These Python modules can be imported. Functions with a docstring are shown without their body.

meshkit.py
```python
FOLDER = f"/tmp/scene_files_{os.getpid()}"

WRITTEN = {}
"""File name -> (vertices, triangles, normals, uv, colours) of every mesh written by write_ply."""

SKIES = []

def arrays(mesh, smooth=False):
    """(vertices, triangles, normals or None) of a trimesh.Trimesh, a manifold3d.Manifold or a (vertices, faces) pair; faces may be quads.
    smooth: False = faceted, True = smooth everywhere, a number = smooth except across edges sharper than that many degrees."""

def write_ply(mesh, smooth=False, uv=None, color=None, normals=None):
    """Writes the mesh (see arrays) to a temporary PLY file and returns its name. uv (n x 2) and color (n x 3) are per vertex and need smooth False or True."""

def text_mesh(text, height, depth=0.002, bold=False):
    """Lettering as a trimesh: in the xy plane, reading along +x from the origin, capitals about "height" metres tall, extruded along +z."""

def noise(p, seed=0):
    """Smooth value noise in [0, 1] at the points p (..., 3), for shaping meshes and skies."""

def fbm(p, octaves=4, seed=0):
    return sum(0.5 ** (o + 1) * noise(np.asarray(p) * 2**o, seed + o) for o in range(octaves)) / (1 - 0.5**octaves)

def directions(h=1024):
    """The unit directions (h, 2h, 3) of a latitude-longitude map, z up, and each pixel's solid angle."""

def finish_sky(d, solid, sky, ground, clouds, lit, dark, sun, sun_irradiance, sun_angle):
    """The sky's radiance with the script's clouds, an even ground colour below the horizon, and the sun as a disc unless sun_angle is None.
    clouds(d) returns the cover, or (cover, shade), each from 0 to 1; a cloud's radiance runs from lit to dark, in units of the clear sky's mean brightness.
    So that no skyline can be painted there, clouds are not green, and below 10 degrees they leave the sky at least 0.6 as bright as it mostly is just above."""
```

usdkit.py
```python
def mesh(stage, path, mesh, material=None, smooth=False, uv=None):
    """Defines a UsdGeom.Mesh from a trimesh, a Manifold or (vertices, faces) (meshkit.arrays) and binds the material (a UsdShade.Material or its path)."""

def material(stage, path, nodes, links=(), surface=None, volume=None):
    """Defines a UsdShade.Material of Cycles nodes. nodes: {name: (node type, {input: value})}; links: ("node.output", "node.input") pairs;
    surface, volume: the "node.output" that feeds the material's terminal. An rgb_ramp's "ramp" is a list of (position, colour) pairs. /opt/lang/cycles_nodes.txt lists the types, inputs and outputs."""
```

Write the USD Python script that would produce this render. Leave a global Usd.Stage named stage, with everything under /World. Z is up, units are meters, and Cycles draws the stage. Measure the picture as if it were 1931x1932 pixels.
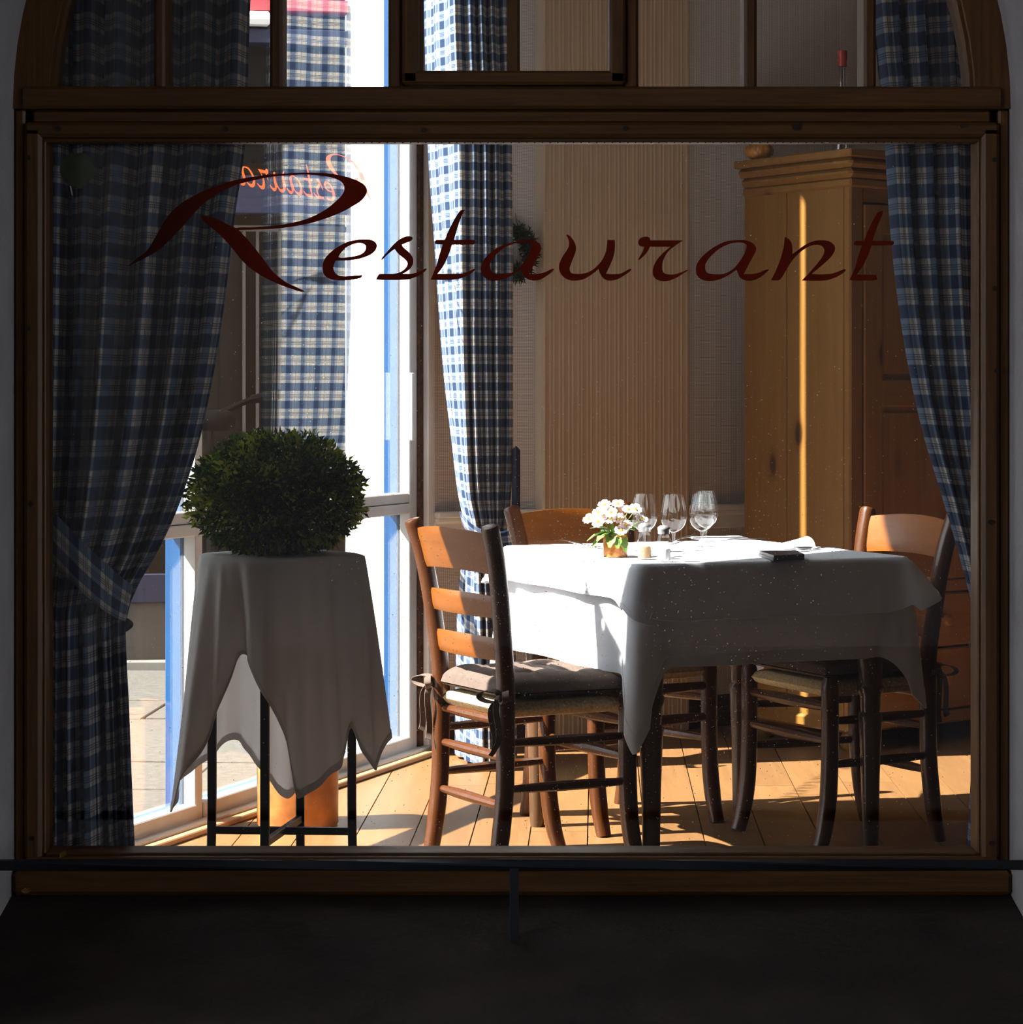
import math, random
import numpy as np, trimesh, manifold3d, shapely.geometry as sg
import usdkit, meshkit
from pxr import Usd, UsdGeom, UsdLux, UsdShade, Sdf, Gf, Vt
from scipy.interpolate import PchipInterpolator, CubicSpline

PI = math.pi
rnd = random.Random(7)
rng = np.random.default_rng(7)
stage = Usd.Stage.CreateInMemory()
UsdGeom.SetStageUpAxis(stage, 'Z')
UsdGeom.SetStageMetersPerUnit(stage, 1.0)
UsdGeom.Xform.Define(stage, '/World')
UsdGeom.Scope.Define(stage, '/World/Looks')

# ---------------------------------------------------------------- camera
H, F, CX, HY = 1.146, 4543.0, 965.5, 758.0        # eye height, focal length in pixels, image centre, horizon row
APER = 36.0
cam = UsdGeom.Camera.Define(stage, '/World/camera')
cam.CreateHorizontalApertureAttr(APER)
cam.CreateVerticalApertureAttr(APER * 1932 / 1931)
cam.CreateFocalLengthAttr(APER * F / 1931)
cam.CreateVerticalApertureOffsetAttr(-APER * (966 - HY) / 1931)
cam.CreateClippingRangeAttr((0.05, 500.0))
cam.CreateExposureAttr(0.0)
cam.AddTranslateOp().Set((0, 0, H))
cam.AddRotateXOp().Set(90)

# ---------------------------------------------------------------- sky, sun
SUN_AZ, SUN_EL = 12.0, 47.0                         # direction the light travels (degrees from +x towards +y), height
SUN_POWER, SKY_POWER = 10.0, 1.7
dome = UsdLux.DomeLight.Define(stage, '/World/sky')
dome.CreateIntensityAttr(SKY_POWER)
dome.CreateColorAttr((0.86, 0.93, 1.0))
sun = UsdLux.DistantLight.Define(stage, '/World/sun')
sun.CreateAngleAttr(0.53); sun.CreateNormalizeAttr(True)
sun.CreateIntensityAttr(SUN_POWER)
sun.CreateColorAttr((1.0, 0.955, 0.89))
_d = np.array([math.cos(math.radians(SUN_AZ)) * math.cos(math.radians(SUN_EL)), math.sin(math.radians(SUN_AZ)) * math.cos(math.radians(SUN_EL)), -math.sin(math.radians(SUN_EL))])
_z = -_d; _x = np.cross([0, 0, 1.0], _z); _x /= np.linalg.norm(_x); _y = np.cross(_z, _x)
sun.AddTransformOp().Set(Gf.Matrix4d(*_x, 0, *_y, 0, *_z, 0, 0, 0, 0, 1))

# ---------------------------------------------------------------- helpers
used, frames = {}, {}

def numbered(parent, name):
    k = used.get((parent, name), 0); used[(parent, name)] = k + 1
    return f'{parent}/{name}' + (f'_{k:03d}' if k else '')

def put(prim, **kw):
    for k, v in kw.items():
        if v is not None:
            prim.SetCustomDataByKey(k, v)
    return prim

def thing(name, label, cat=None, loc=(0, 0, 0), rotz=0.0, group=None, kind=None):
    path = numbered('/World', name)
    x = UsdGeom.Xform.Define(stage, path)
    x.AddTranslateOp().Set(Gf.Vec3d(*map(float, loc)))
    x.AddRotateZOp().Set(math.degrees(rotz))
    frames[path] = (np.array(loc, float), rotz)
    return put(x.GetPrim(), label=label, category=cat, group=group, kind=kind)

def as_tm(m):
    if isinstance(m, trimesh.Trimesh):
        return m
    if isinstance(m, (list, tuple)) and isinstance(m[0], trimesh.Trimesh):
        return trimesh.util.concatenate(m)
    v, f, _ = meshkit.arrays(m)
    return trimesh.Trimesh(v, f, process=False)

def part(name, m, mat, parent, label=None, kind=None, smooth=35, uv=None, local=False):
    """One mesh under a thing or a part; the vertices are given in the world unless local."""
    m = as_tm(m)
    root = '/'.join(str(parent.GetPath()).split('/')[:3])
    if not local and root in frames:
        loc, r = frames[root]
        v = np.array(m.vertices) - loc
        c, s = math.cos(-r), math.sin(-r)
        v[:, :2] = np.stack([v[:, 0] * c - v[:, 1] * s, v[:, 0] * s + v[:, 1] * c], 1)
        m = trimesh.Trimesh(v, m.faces, process=False)
    path = numbered(str(parent.GetPath()), name)
    p = usdkit.mesh(stage, path, m, MATS[mat], smooth=True if uv is not None else smooth, uv=uv).GetPrim()
    return put(p, label=label, kind=kind)

def struct(name, m, mat, label=None, smooth=35, kind='structure', cat=None, uv=None):
    path = numbered('/World', name)
    p = usdkit.mesh(stage, path, as_tm(m), MATS[mat], smooth=True if uv is not None else smooth, uv=uv).GetPrim()
    return put(p, label=label, kind=kind, category=cat)

def copy_of(root, loc, rotz, label, name=None):
    was = root.GetCustomData()
    r = thing(name or root.GetName(), label, was['category'], loc, rotz, was.get('group'))
    r.GetReferences().AddInternalReference(root.GetPath())
    r.SetInstanceable(True)
    return r

def at(x, y, Y):
    """The point at depth Y that the camera sees at pixel (x, y)."""
    return np.array([(x - CX) / F * Y, Y, H - (y - HY) / F * Y])

def on_floor(x, y, z=0.0):
    Y = (H - z) * F / (y - HY)
    return np.array([(x - CX) / F * Y, Y, z])

def box(x0, x1, y0, y1, z0, z1, ch=0.003):
    ch = min(ch, (x1 - x0) / 2.2, (y1 - y0) / 2.2, (z1 - z0) / 2.2)
    pts = []
    for sx in (0, 1):
        for sy in (0, 1):
            for sz in (0, 1):
                p = np.array([(x0, x1)[sx], (y0, y1)[sy], (z0, z1)[sz]])
                d = np.array([1 - 2 * sx, 1 - 2 * sy, 1 - 2 * sz]) * ch
                for k in range(3):
                    q = p + d; q[k] = p[k]; pts.append(q)
    return trimesh.Trimesh(np.array(pts), process=False).convex_hull

def plainbox(x0, x1, y0, y1, z0, z1):
    m = trimesh.creation.box((x1 - x0, y1 - y0, z1 - z0)); m.apply_translation(((x0 + x1) / 2, (y0 + y1) / 2, (z0 + z1) / 2)); return m

def spin(m, rotz, loc=(0, 0, 0)):
    m = m.copy(); m.apply_transform(trimesh.transformations.rotation_matrix(rotz, [0, 0, 1])); m.apply_translation(loc); return m

def grid_mesh(P, closed_u=False, flip=False):
    """P: rows x cols x 3 -> trimesh."""
    r, c = P.shape[:2]
    i, j = np.meshgrid(np.arange(r - 1), np.arange(c if closed_u else c - 1), indexing='ij')
    k = (j + 1) % c
    q = np.stack([i * c + j, i * c + k, (i + 1) * c + k, (i + 1) * c + j], -1).reshape(-1, 4)
    f = np.vstack([q[:, [0, 1, 2]], q[:, [0, 2, 3]]])
    if flip:
        f = f[:, ::-1]
    return trimesh.Trimesh(P.reshape(-1, 3), f, process=False)

def thick_cloth(P, th=0.0016, closed_u=False):
    """A cloth with two faces from a grid of points."""
    m = grid_mesh(P, closed_u)
    n = m.vertex_normals
    v = np.vstack([m.vertices + n * th / 2, m.vertices - n * th / 2])
    k = len(m.vertices)
    e = m.edges_sorted; u, cnt = np.unique(e, axis=0, return_counts=True)
    b = {tuple(x) for x in u[cnt == 1]}
    side = []
    for a, c in m.edges:
        if (min(a, c), max(a, c)) in b:
            side += [[a, a + k, c], [c, a + k, c + k]]
    f = np.vstack([m.faces, m.faces[:, ::-1] + k] + ([np.array(side)] if side else []))
    return trimesh.Trimesh(v, f, process=False)

def lathe(profile, n=40, loc=(0, 0, 0)):
    p = np.array(profile, float)
    a = np.linspace(0, 2 * PI, n, endpoint=False)
    P = np.stack([p[:, None, 0] * np.cos(a), p[:, None, 0] * np.sin(a), np.repeat(p[:, 1:2], n, 1)], -1)
    m = grid_mesh(P, True)
    m.merge_vertices()
    m.update_faces(m.nondegenerate_faces())
    m.apply_translation(loc)
    return m

def sweep(path, section, scale=None, up=(0, 0, 1), twist=None, caps=True):
    path = np.asarray(path, float); n = len(path)
    t = np.gradient(path, axis=0); t /= np.linalg.norm(t, axis=1, keepdims=True)
    up = np.asarray(up, float)
    a = np.cross(up[None], t); a /= np.linalg.norm(a, axis=1, keepdims=True) + 1e-12
    b = np.cross(t, a)
    sec = np.asarray(section, float); rows = []
    for i in range(n):
        s = sec * (1 if scale is None else np.asarray(scale[i]))
        if twist is not None:
            c, q = math.cos(twist[i]), math.sin(twist[i]); s = s @ np.array([[c, q], [-q, c]])
        rows.append(path[i] + s[:, :1] * a[i] + s[:, 1:] * b[i])
    P = np.array(rows); m = grid_mesh(P, True); v, f = np.array(m.vertices), np.array(m.faces); k = len(sec)
    if caps:
        v = np.vstack([v, path[0], path[-1]]); c0, c1 = len(v) - 2, len(v) - 1
        ex = [[c0, (j + 1) % k, j] for j in range(k)] + [[c1, (n - 1) * k + j, (n - 1) * k + (j + 1) % k] for j in range(k)]
        f = np.vstack([f, ex])
    m = trimesh.Trimesh(v, f, process=False)
    return m

def ngon(r, n=10):
    a = np.linspace(0, 2 * PI, n, endpoint=False); return np.stack([r * np.cos(a), r * np.sin(a)], 1)

def rsq(w, h, r=0.35, n=3):
    """Rounded rectangle outline."""
    out = []
    rr = r * min(w, h)
    for cx, cy, a0 in ((1, 1, 0), (-1, 1, 90), (-1, -1, 180), (1, -1, 270)):
        for k in range(n + 1):
            a = math.radians(a0 + 90 * k / n); out.append((cx * (w / 2 - rr) + rr * math.cos(a), cy * (h / 2 - rr) + rr * math.sin(a)))
    return np.array(out)

def tube(pts, r, n=8, smooth=0):
    pts = np.asarray(pts, float)
    if smooth:
        s = np.linspace(0, 1, len(pts)); pts = CubicSpline(s, pts)(np.linspace(0, 1, smooth))
    d = pts[-1] - pts[0]
    up = (0, 0, 1) if abs(d[2]) < 0.8 * np.linalg.norm(d) else (1, 0, 0)
    return sweep(pts, ngon(r, n), up=up)

def bar(p, q, r, n=8):
    return tube(np.linspace(p, q, 3), r, n)

def blob(pts_r, refine=0.004, smooth=8):
    """Chain of spheres hulled pairwise, joined and smoothed."""
    ms = []
    for (a, ra), (b, rb) in zip(pts_r[:-1], pts_r[1:]):
        A = manifold3d.Manifold.sphere(ra, 16).translate(tuple(a)); B = manifold3d.Manifold.sphere(rb, 16).translate(tuple(b))
        ms.append(manifold3d.Manifold.batch_hull([A, B]))
    m = manifold3d.Manifold.batch_boolean(ms, manifold3d.OpType.Add).refine_to_length(refine)
    t = as_tm(m); t.merge_vertices(); trimesh.smoothing.filter_taubin(t, iterations=smooth); return t

# ---------------------------------------------------------------- materials
MATS = {}
L = '/World/Looks/'

def mat(name, nodes, links=(), surface='p.BSDF'):
    MATS[name] = usdkit.material(stage, L + name, nodes, list(links), surface=surface); return name

def plain(name, col, rough=0.6, spec=0.4, metal=0.0, noise=0.0, nscale=20.0, bump=0.0, bscale=120.0, coat=0.0):
    nodes = {'p': ('principled_bsdf', {'base_color': col, 'roughness': rough, 'specular_ior_level': spec, 'metallic': metal, 'coat_weight': coat, 'coat_roughness': 0.15})}
    links = []
    if noise or bump:
        nodes['tc'] = ('texture_coordinate', {})
    if noise:
        nodes['n'] = ('noise_texture', {'scale': nscale, 'detail': 5.0, 'roughness': 0.6})
        lo, hi = [max(0, c * (1 - noise)) for c in col], [min(1, c * (1 + noise)) for c in col]
        nodes['r'] = ('rgb_ramp', {'ramp': [(0.28, lo), (0.72, hi)]})
        links += [('tc.object', 'n.vector'), ('n.fac', 'r.fac'), ('r.color', 'p.base_color')]
    if bump:
        nodes['bn'] = ('noise_texture', {'scale': bscale, 'detail': 4.0})
        nodes['b'] = ('bump', {'strength': bump, 'distance': 0.004})
        links += [('tc.object', 'bn.vector'), ('bn.fac', 'b.height'), ('b.normal', 'p.normal')]
    return mat(name, nodes, links)

def wood(name, dark, light, axis='z', rough=0.5, grain=16.0, along=1.2, coat=0.0, vary=0.0, spec=0.4, bump=0.15, knots=False, coord='object'):
    sc = {'x': (along, grain, grain), 'y': (grain, along, grain), 'z': (grain, grain, along)}[axis]
    nodes = {
        'tc': ('texture_coordinate', {}), 'g': ('geometry', {}), 'oi': ('object_info', {}),
        'of': ('vector_math', {'math_type': 'add'}), 'ofm': ('math', {'math_type': 'multiply', 'value2': 37.0}),
        'm': ('mapping', {'scale': sc}),
        'n': ('noise_texture', {'scale': 1.0, 'detail': 6.0, 'roughness': 0.62, 'distortion': 0.6}),
        'n2': ('noise_texture', {'scale': 7.0, 'detail': 3.0, 'roughness': 0.6}),
        'mx': ('mix_float', {'fac': 0.3}),
        'r': ('rgb_ramp', {'ramp': [(0.22, dark), (0.5, [(a + b) / 2 for a, b in zip(dark, light)]), (0.78, light)]}),
        'h': ('hsv', {}), 'hv': ('map_range', {'from_min': 0.0, 'from_max': 1.0, 'to_min': 1.0 - vary, 'to_max': 1.0 + vary}),
        'b': ('bump', {'strength': bump, 'distance': 0.002}),
        'p': ('principled_bsdf', {'roughness': rough, 'specular_ior_level': spec, 'coat_weight': coat, 'coat_roughness': 0.12}),
    }
    links = [('tc.object' if coord == 'object' else 'g.position', 'of.vector1'), ('oi.random', 'ofm.value1'), ('ofm.value', 'of.vector2'), ('of.vector', 'm.vector'),
             ('m.vector', 'n.vector'), ('m.vector', 'n2.vector'), ('n.fac', 'mx.a'), ('n2.fac', 'mx.b'), ('mx.result', 'r.fac'),
             ('oi.random', 'hv.value'), ('hv.result', 'h.value'), ('mx.result', 'b.height'), ('b.normal', 'p.normal')]
    if knots:
        nodes['km'] = ('mapping', {'scale': {'x': (2.6, 6, 6), 'y': (6, 2.6, 6), 'z': (6, 6, 2.6)}[axis]})
        nodes['kv'] = ('voronoi_texture', {'scale': 1.0, 'randomness': 1.0})
        nodes['kr'] = ('rgb_ramp', {'ramp': [(0.0, (0.12, 0.09, 0.08)), (0.085, (0.25, 0.2, 0.16)), (0.13, (0.78, 0.75, 0.72)), (0.2, (1, 1, 1))]})
        nodes['km2'] = ('mix_color', {'blend_type': 'multiply', 'fac': 1.0})
        links += [('of.vector', 'km.vector'), ('km.vector', 'kv.vector'), ('kv.distance', 'kr.fac'), ('r.color', 'km2.a'), ('kr.color', 'km2.b'), ('km2.result', 'h.color')]
    else:
        links += [('r.color', 'h.color')]
    links += [('h.color', 'p.base_color')]
    return mat(name, nodes, links)

def cloth(name, col, trans=0.3, weave=900.0, rough=0.9):
    return mat(name, {
        'tc': ('texture_coordinate', {}),
        'n': ('noise_texture', {'scale': 6.0, 'detail': 4.0}), 'r': ('rgb_ramp', {'ramp': [(0.3, [c * 0.93 for c in col]), (0.7, col)]}),
        'w': ('noise_texture', {'scale': weave, 'detail': 1.0}), 'b': ('bump', {'strength': 0.12, 'distance': 0.001}),
        'd': ('principled_bsdf', {'roughness': rough, 'specular_ior_level': 0.15, 'sheen_weight': 0.15}),
        't': ('translucent_bsdf', {'color': [min(1, c * 0.95) for c in col]}), 'm': ('mix_closure', {'fac': trans})},
        [('tc.object', 'n.vector'), ('n.fac', 'r.fac'), ('r.color', 'd.base_color'), ('tc.object', 'w.vector'), ('w.fac', 'b.height'), ('b.normal', 'd.normal'), ('d.BSDF', 'm.closure1'), ('t.BSDF', 'm.closure2')], 'm.closure')

def pane_mat(name, tint=(1, 1, 1), k=0.045, rough=0.0, power=5.0):
    """Window glass: clear, with a reflection that grows at a slant (the same on both faces)."""
    return mat(name, {
        'lw': ('layer_weight', {'blend': 0.5}), 'pw': ('math', {'math_type': 'power', 'value2': power}), 'mu': ('math', {'math_type': 'multiply_add', 'value2': 1 - k, 'value3': k}),
        't': ('transparent_bsdf', {'color': tint}), 'g': ('glossy_bsdf', {'color': (1, 1, 1), 'roughness': rough}), 'm': ('mix_closure', {})},
        [('lw.facing', 'pw.value1'), ('pw.value', 'mu.value1'), ('mu.value', 'm.fac'), ('t.BSDF', 'm.closure1'), ('g.BSDF', 'm.closure2')], 'm.closure')

def plaid(name, period=0.057, trans=0.4):
    N = {'uv': ('texture_coordinate', {}), 's': ('separate_xyz', {})}
    Lk = [('tcuv', None)]
    Lk = [('uv.UV', 's.vector')]
    for ax in ('x', 'y'):
        N['m' + ax] = ('math', {'math_type': 'multiply', 'value2': 1 / period}); N['f' + ax] = ('math', {'math_type': 'fraction'})
        N['b' + ax] = ('rgb_ramp', {'ramp': [(0.0, (1, 1, 1)), (0.42, (1, 1, 1)), (0.45, (0, 0, 0)), (0.61, (0, 0, 0)), (0.63, (.14, .14, .14)), (0.82, (.14, .14, .14)), (0.84, (0, 0, 0)), (0.97, (0, 0, 0)), (1.0, (1, 1, 1))]})
        st = [(0.0, (0, 0, 0)), (0.60, (0, 0, 0))]
        for c in (0.645, 0.725, 0.805):
            st += [(c - 0.022, (0, 0, 0)), (c - 0.012, (1, 1, 1)), (c + 0.012, (1, 1, 1)), (c + 0.022, (0, 0, 0))]
        N['l' + ax] = ('rgb_ramp', {'ramp': st + [(1.0, (0, 0, 0))]})
        Lk += [(f's.{ax}', f'm{ax}.value1'), (f'm{ax}.value', f'f{ax}.value1'), (f'f{ax}.value', f'b{ax}.fac'), (f'f{ax}.value', f'l{ax}.fac')]
    N['sum'] = ('math', {'math_type': 'add'}); N['half'] = ('math', {'math_type': 'multiply', 'value2': 0.5})
    N['c'] = ('rgb_ramp', {'ramp': [(0.0, (0.72, 0.66, 0.58)), (0.5, (0.16, 0.215, 0.31)), (1.0, (0.022, 0.042, 0.105))]})
    N['lm'] = ('math', {'math_type': 'maximum'}); N['lf'] = ('math', {'math_type': 'multiply', 'value2': 0.72})
    N['cm'] = ('mix', {'mix_type': 'mix', 'color2': (0.03, 0.05, 0.11)})
    N['tc'] = ('mix', {'mix_type': 'multiply', 'fac': 1.0, 'color2': (0.9, 0.92, 0.98)})
    N['d'] = ('principled_bsdf', {'roughness': 0.9, 'specular_ior_level': 0.1, 'sheen_weight': 0.1}); N['t'] = ('translucent_bsdf', {}); N['m'] = ('mix_closure', {'fac': trans})
    Lk += [('bx.color', 'sum.value1'), ('by.color', 'sum.value2'), ('sum.value', 'half.value1'), ('half.value', 'c.fac'), ('lx.color', 'lm.value1'), ('ly.color', 'lm.value2'), ('lm.value', 'lf.value1'),
           ('lf.value', 'cm.fac'), ('c.color', 'cm.color1'), ('cm.color', 'd.base_color'), ('cm.color', 'tc.color1'), ('tc.color', 't.color'), ('d.BSDF', 'm.closure1'), ('t.BSDF', 'm.closure2')]
    return mat(name, N, Lk, 'm.closure')

def vinyl(name, front, through, tr=0.5, clear=0.0):
    n = {'d': ('principled_bsdf', {'base_color': front, 'roughness': 0.35, 'specular_ior_level': 0.3}), 't': ('translucent_bsdf', {'color': through}), 'm': ('mix_closure', {'fac': tr})}
    l = [('d.BSDF', 'm.closure1'), ('t.BSDF', 'm.closure2')]
    if clear:
        n['c'] = ('transparent_bsdf', {}); n['m2'] = ('mix_closure', {'fac': clear}); l += [('m.closure', 'm2.closure1'), ('c.BSDF', 'm2.closure2')]
        return mat(name, n, l, 'm2.closure')
    return mat(name, n, l, 'm.closure')

def leafy(name, dark, light, trans=0.3, rough=0.45):
    return mat(name, {'g': ('geometry', {}), 'r': ('rgb_ramp', {'ramp': [(0.0, dark), (0.75, [(a + b) / 2 for a, b in zip(dark, light)]), (1.0, light)]}),
                      'p': ('principled_bsdf', {'roughness': rough, 'specular_ior_level': 0.12}), 't': ('translucent_bsdf', {}), 'm': ('mix_closure', {'fac': trans})},
               [('g.random_per_island', 'r.fac'), ('r.color', 'p.base_color'), ('r.color', 't.color'), ('p.BSDF', 'm.closure1'), ('t.BSDF', 'm.closure2')], 'm.closure')

wood('oak_x', (0.026, 0.008, 0.0014), (0.135, 0.055, 0.010), 'x', rough=0.5, grain=120, along=5, bump=0.35)
wood('oak_z', (0.026, 0.008, 0.0014), (0.135, 0.055, 0.010), 'z', rough=0.5, grain=120, along=5, bump=0.35)
wood('floor_wood', (0.130, 0.062, 0.022), (0.21, 0.107, 0.041), 'y', rough=0.45, grain=34, along=2.0, vary=0.12, spec=0.35, bump=0.12, coord='object')
wood('pine', (0.160, 0.070, 0.012), (0.275, 0.132, 0.028), 'z', rough=0.38, grain=34, along=1.6, vary=0.07, knots=True, coat=0.15)
wood('pine_x', (0.160, 0.070, 0.012), (0.275, 0.132, 0.028), 'x', rough=0.38, grain=34, along=1.6, vary=0.07, knots=True, coat=0.15)
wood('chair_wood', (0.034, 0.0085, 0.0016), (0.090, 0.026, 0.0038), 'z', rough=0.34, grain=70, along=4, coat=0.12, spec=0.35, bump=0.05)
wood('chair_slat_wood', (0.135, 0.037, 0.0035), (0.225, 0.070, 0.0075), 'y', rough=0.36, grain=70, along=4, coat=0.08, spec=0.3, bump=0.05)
wood('table_wood', (0.05, 0.024, 0.012), (0.11, 0.055, 0.025), 'z', rough=0.3, grain=22, along=2.0, coat=0.3)
wood('sill_wood', (0.30, 0.16, 0.07), (0.48, 0.28, 0.13), 'y', rough=0.45, grain=18, along=1.0)
plain('plaster_out', (0.24, 0.22, 0.225), 0.9, 0.1, noise=0.12, nscale=6, bump=0.5, bscale=90)
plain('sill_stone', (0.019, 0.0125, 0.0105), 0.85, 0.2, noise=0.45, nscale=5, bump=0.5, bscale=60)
plain('arcade_grey', (0.17, 0.16, 0.155), 0.9, 0.1, noise=0.2, nscale=2)
plain('ceiling_white', (0.62, 0.58, 0.53), 0.9, 0.1)
plain('panelling', (0.10, 0.06, 0.035), 0.6, 0.3, noise=0.2)
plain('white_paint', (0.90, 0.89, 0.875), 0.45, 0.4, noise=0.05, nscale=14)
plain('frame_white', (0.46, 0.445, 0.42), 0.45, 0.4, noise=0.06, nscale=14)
plain('blue_paint', (0.003, 0.052, 0.16), 0.4, 0.4, noise=0.1, nscale=10)
plain('brown_seal', (0.075, 0.035, 0.018), 0.9, 0.1, noise=0.6, nscale=60, bump=0.8, bscale=80)
plain('black_iron', (0.008, 0.009, 0.013), 0.5, 0.3, noise=0.2, bump=0.1)
plain('stand_metal', (0.018, 0.014, 0.016), 0.45, 0.4)
plain('dark_wood', (0.06, 0.035, 0.02), 0.6, 0.3, noise=0.3)
plain('rush', (0.60, 0.47, 0.27), 0.8, 0.2, noise=0.35, nscale=140)
plain('cushion_brown', (0.105, 0.076, 0.063), 0.9, 0.15, noise=0.12, nscale=60, bump=0.2, bscale=600)
plain('ribbon_brown', (0.13, 0.095, 0.078), 0.85, 0.15)
plain('chrome', (0.85, 0.85, 0.87), 0.12, 0.5, metal=1.0)
plain('lid_metal', (0.80, 0.80, 0.83), 0.34, 0.5, metal=0.85)
plain('steel', (0.72, 0.73, 0.76), 0.2, 0.5, metal=1.0)
plain('salt_white', (0.93, 0.93, 0.93), 0.9, 0.1)
plain('pepper_brown', (0.42, 0.27, 0.16), 0.95, 0.1, noise=0.5, nscale=900)
plain('porcelain', (0.88, 0.87, 0.85), 0.2, 0.5)
plain('menu_black', (0.035, 0.033, 0.042), 0.5, 0.4)
plain('petal_white', (0.93, 0.86, 0.86), 0.7, 0.1)
plain('petal_pink', (0.87, 0.66, 0.68), 0.7, 0.1)
plain('petal_yellow', (0.85, 0.62, 0.06), 0.7, 0.1)
plain('pumpkin_orange', (0.42, 0.17, 0.03), 0.25, 0.5, noise=0.4, nscale=30)
plain('pumpkin_stem', (0.20, 0.19, 0.09), 0.8, 0.1)
plain('cap_red', (0.33, 0.035, 0.03), 0.4, 0.4)
plain('facade_white', (0.30, 0.30, 0.315), 0.9, 0.1, noise=0.03, nscale=3, bump=0.5, bscale=50)
plain('facade_brown', (0.007, 0.0056, 0.0045), 0.9, 0.05, noise=0.15, nscale=5)
plain('facade_plinth', (0.07, 0.06, 0.052), 0.9, 0.1, noise=0.15, nscale=4)
plain('navy', (0.008, 0.0095, 0.030), 0.6, 0.3, noise=0.2)
plain('sign_red', (0.35, 0.05, 0.06), 0.6, 0.3)
plain('sign_white', (0.7, 0.7, 0.7), 0.5, 0.3)
plain('paving', (0.085, 0.080, 0.072), 0.95, 0.1, noise=0.22, nscale=40, bump=0.5, bscale=150)
plain('kerb', (0.14, 0.13, 0.118), 0.95, 0.1, noise=0.1, nscale=20)
plain('asphalt', (0.12, 0.115, 0.115), 0.95, 0.1, noise=0.3, nscale=30)
plain('rubber', (0.003, 0.0027, 0.0026), 0.9, 0.05)
plain('bike_black', (0.0012, 0.0011, 0.0011), 0.9, 0.02)
plain('peg_dark', (0.02, 0.012, 0.008), 0.5, 0.3)
mat('dust_white', {'d': ('diffuse_bsdf', {'color': (0.9, 0.87, 0.83)}), 't': ('translucent_bsdf', {'color': (0.95, 0.92, 0.88)}), 'm': ('mix_closure', {'fac': 0.7})}, [('d.BSDF', 'm.closure1'), ('t.BSDF', 'm.closure2')], 'm.closure')
plain('panel_cream', (0.60, 0.47, 0.34), 0.4, 0.4)
plain('panel_edge', (0.62, 0.49, 0.35), 0.35, 0.45)
plain('stem_brown', (0.10, 0.065, 0.03), 0.8, 0.1)
plain('soil', (0.03, 0.02, 0.012), 0.95, 0.05)
plain('dry_leaf', (0.30, 0.14, 0.04), 0.8, 0.1, noise=0.3, nscale=120)
plain('moss_green', (0.035, 0.055, 0.015), 0.9, 0.1, noise=0.5, nscale=60)
cloth('cloth_white', (0.81, 0.825, 0.87), 0.24)
cloth('cloth_stand', (0.88, 0.86, 0.85), 0.52)
cloth('napkin_white', (0.88, 0.88, 0.88), 0.15)
pane_mat('pane_front', (0.94, 0.94, 0.935), 0.03)
pane_mat('pane_side', (0.97, 0.98, 0.975), 0.045, power=4.2)
pane_mat('table_glass', (0.975, 0.98, 0.98), 0.06)
plaid('plaid_blue', 0.057, 0.36)
vinyl('vinyl_maroon', (0.10, 0.018, 0.007), (0.38, 0.07, 0.02), 0.68)
vinyl('vinyl_orange', (0.62, 0.13, 0.03), (0.70, 0.16, 0.04), 0.45, 0.28)
leafy('box_leaf', (0.022, 0.050, 0.010), (0.05, 0.10, 0.016), 0.3, 0.8)
leafy('box_leaf_mid', (0.08, 0.14, 0.018), (0.13, 0.19, 0.022), 0.35, 0.8)
leafy('box_leaf_young', (0.30, 0.34, 0.035), (0.44, 0.44, 0.05), 0.35, 0.8)
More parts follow.
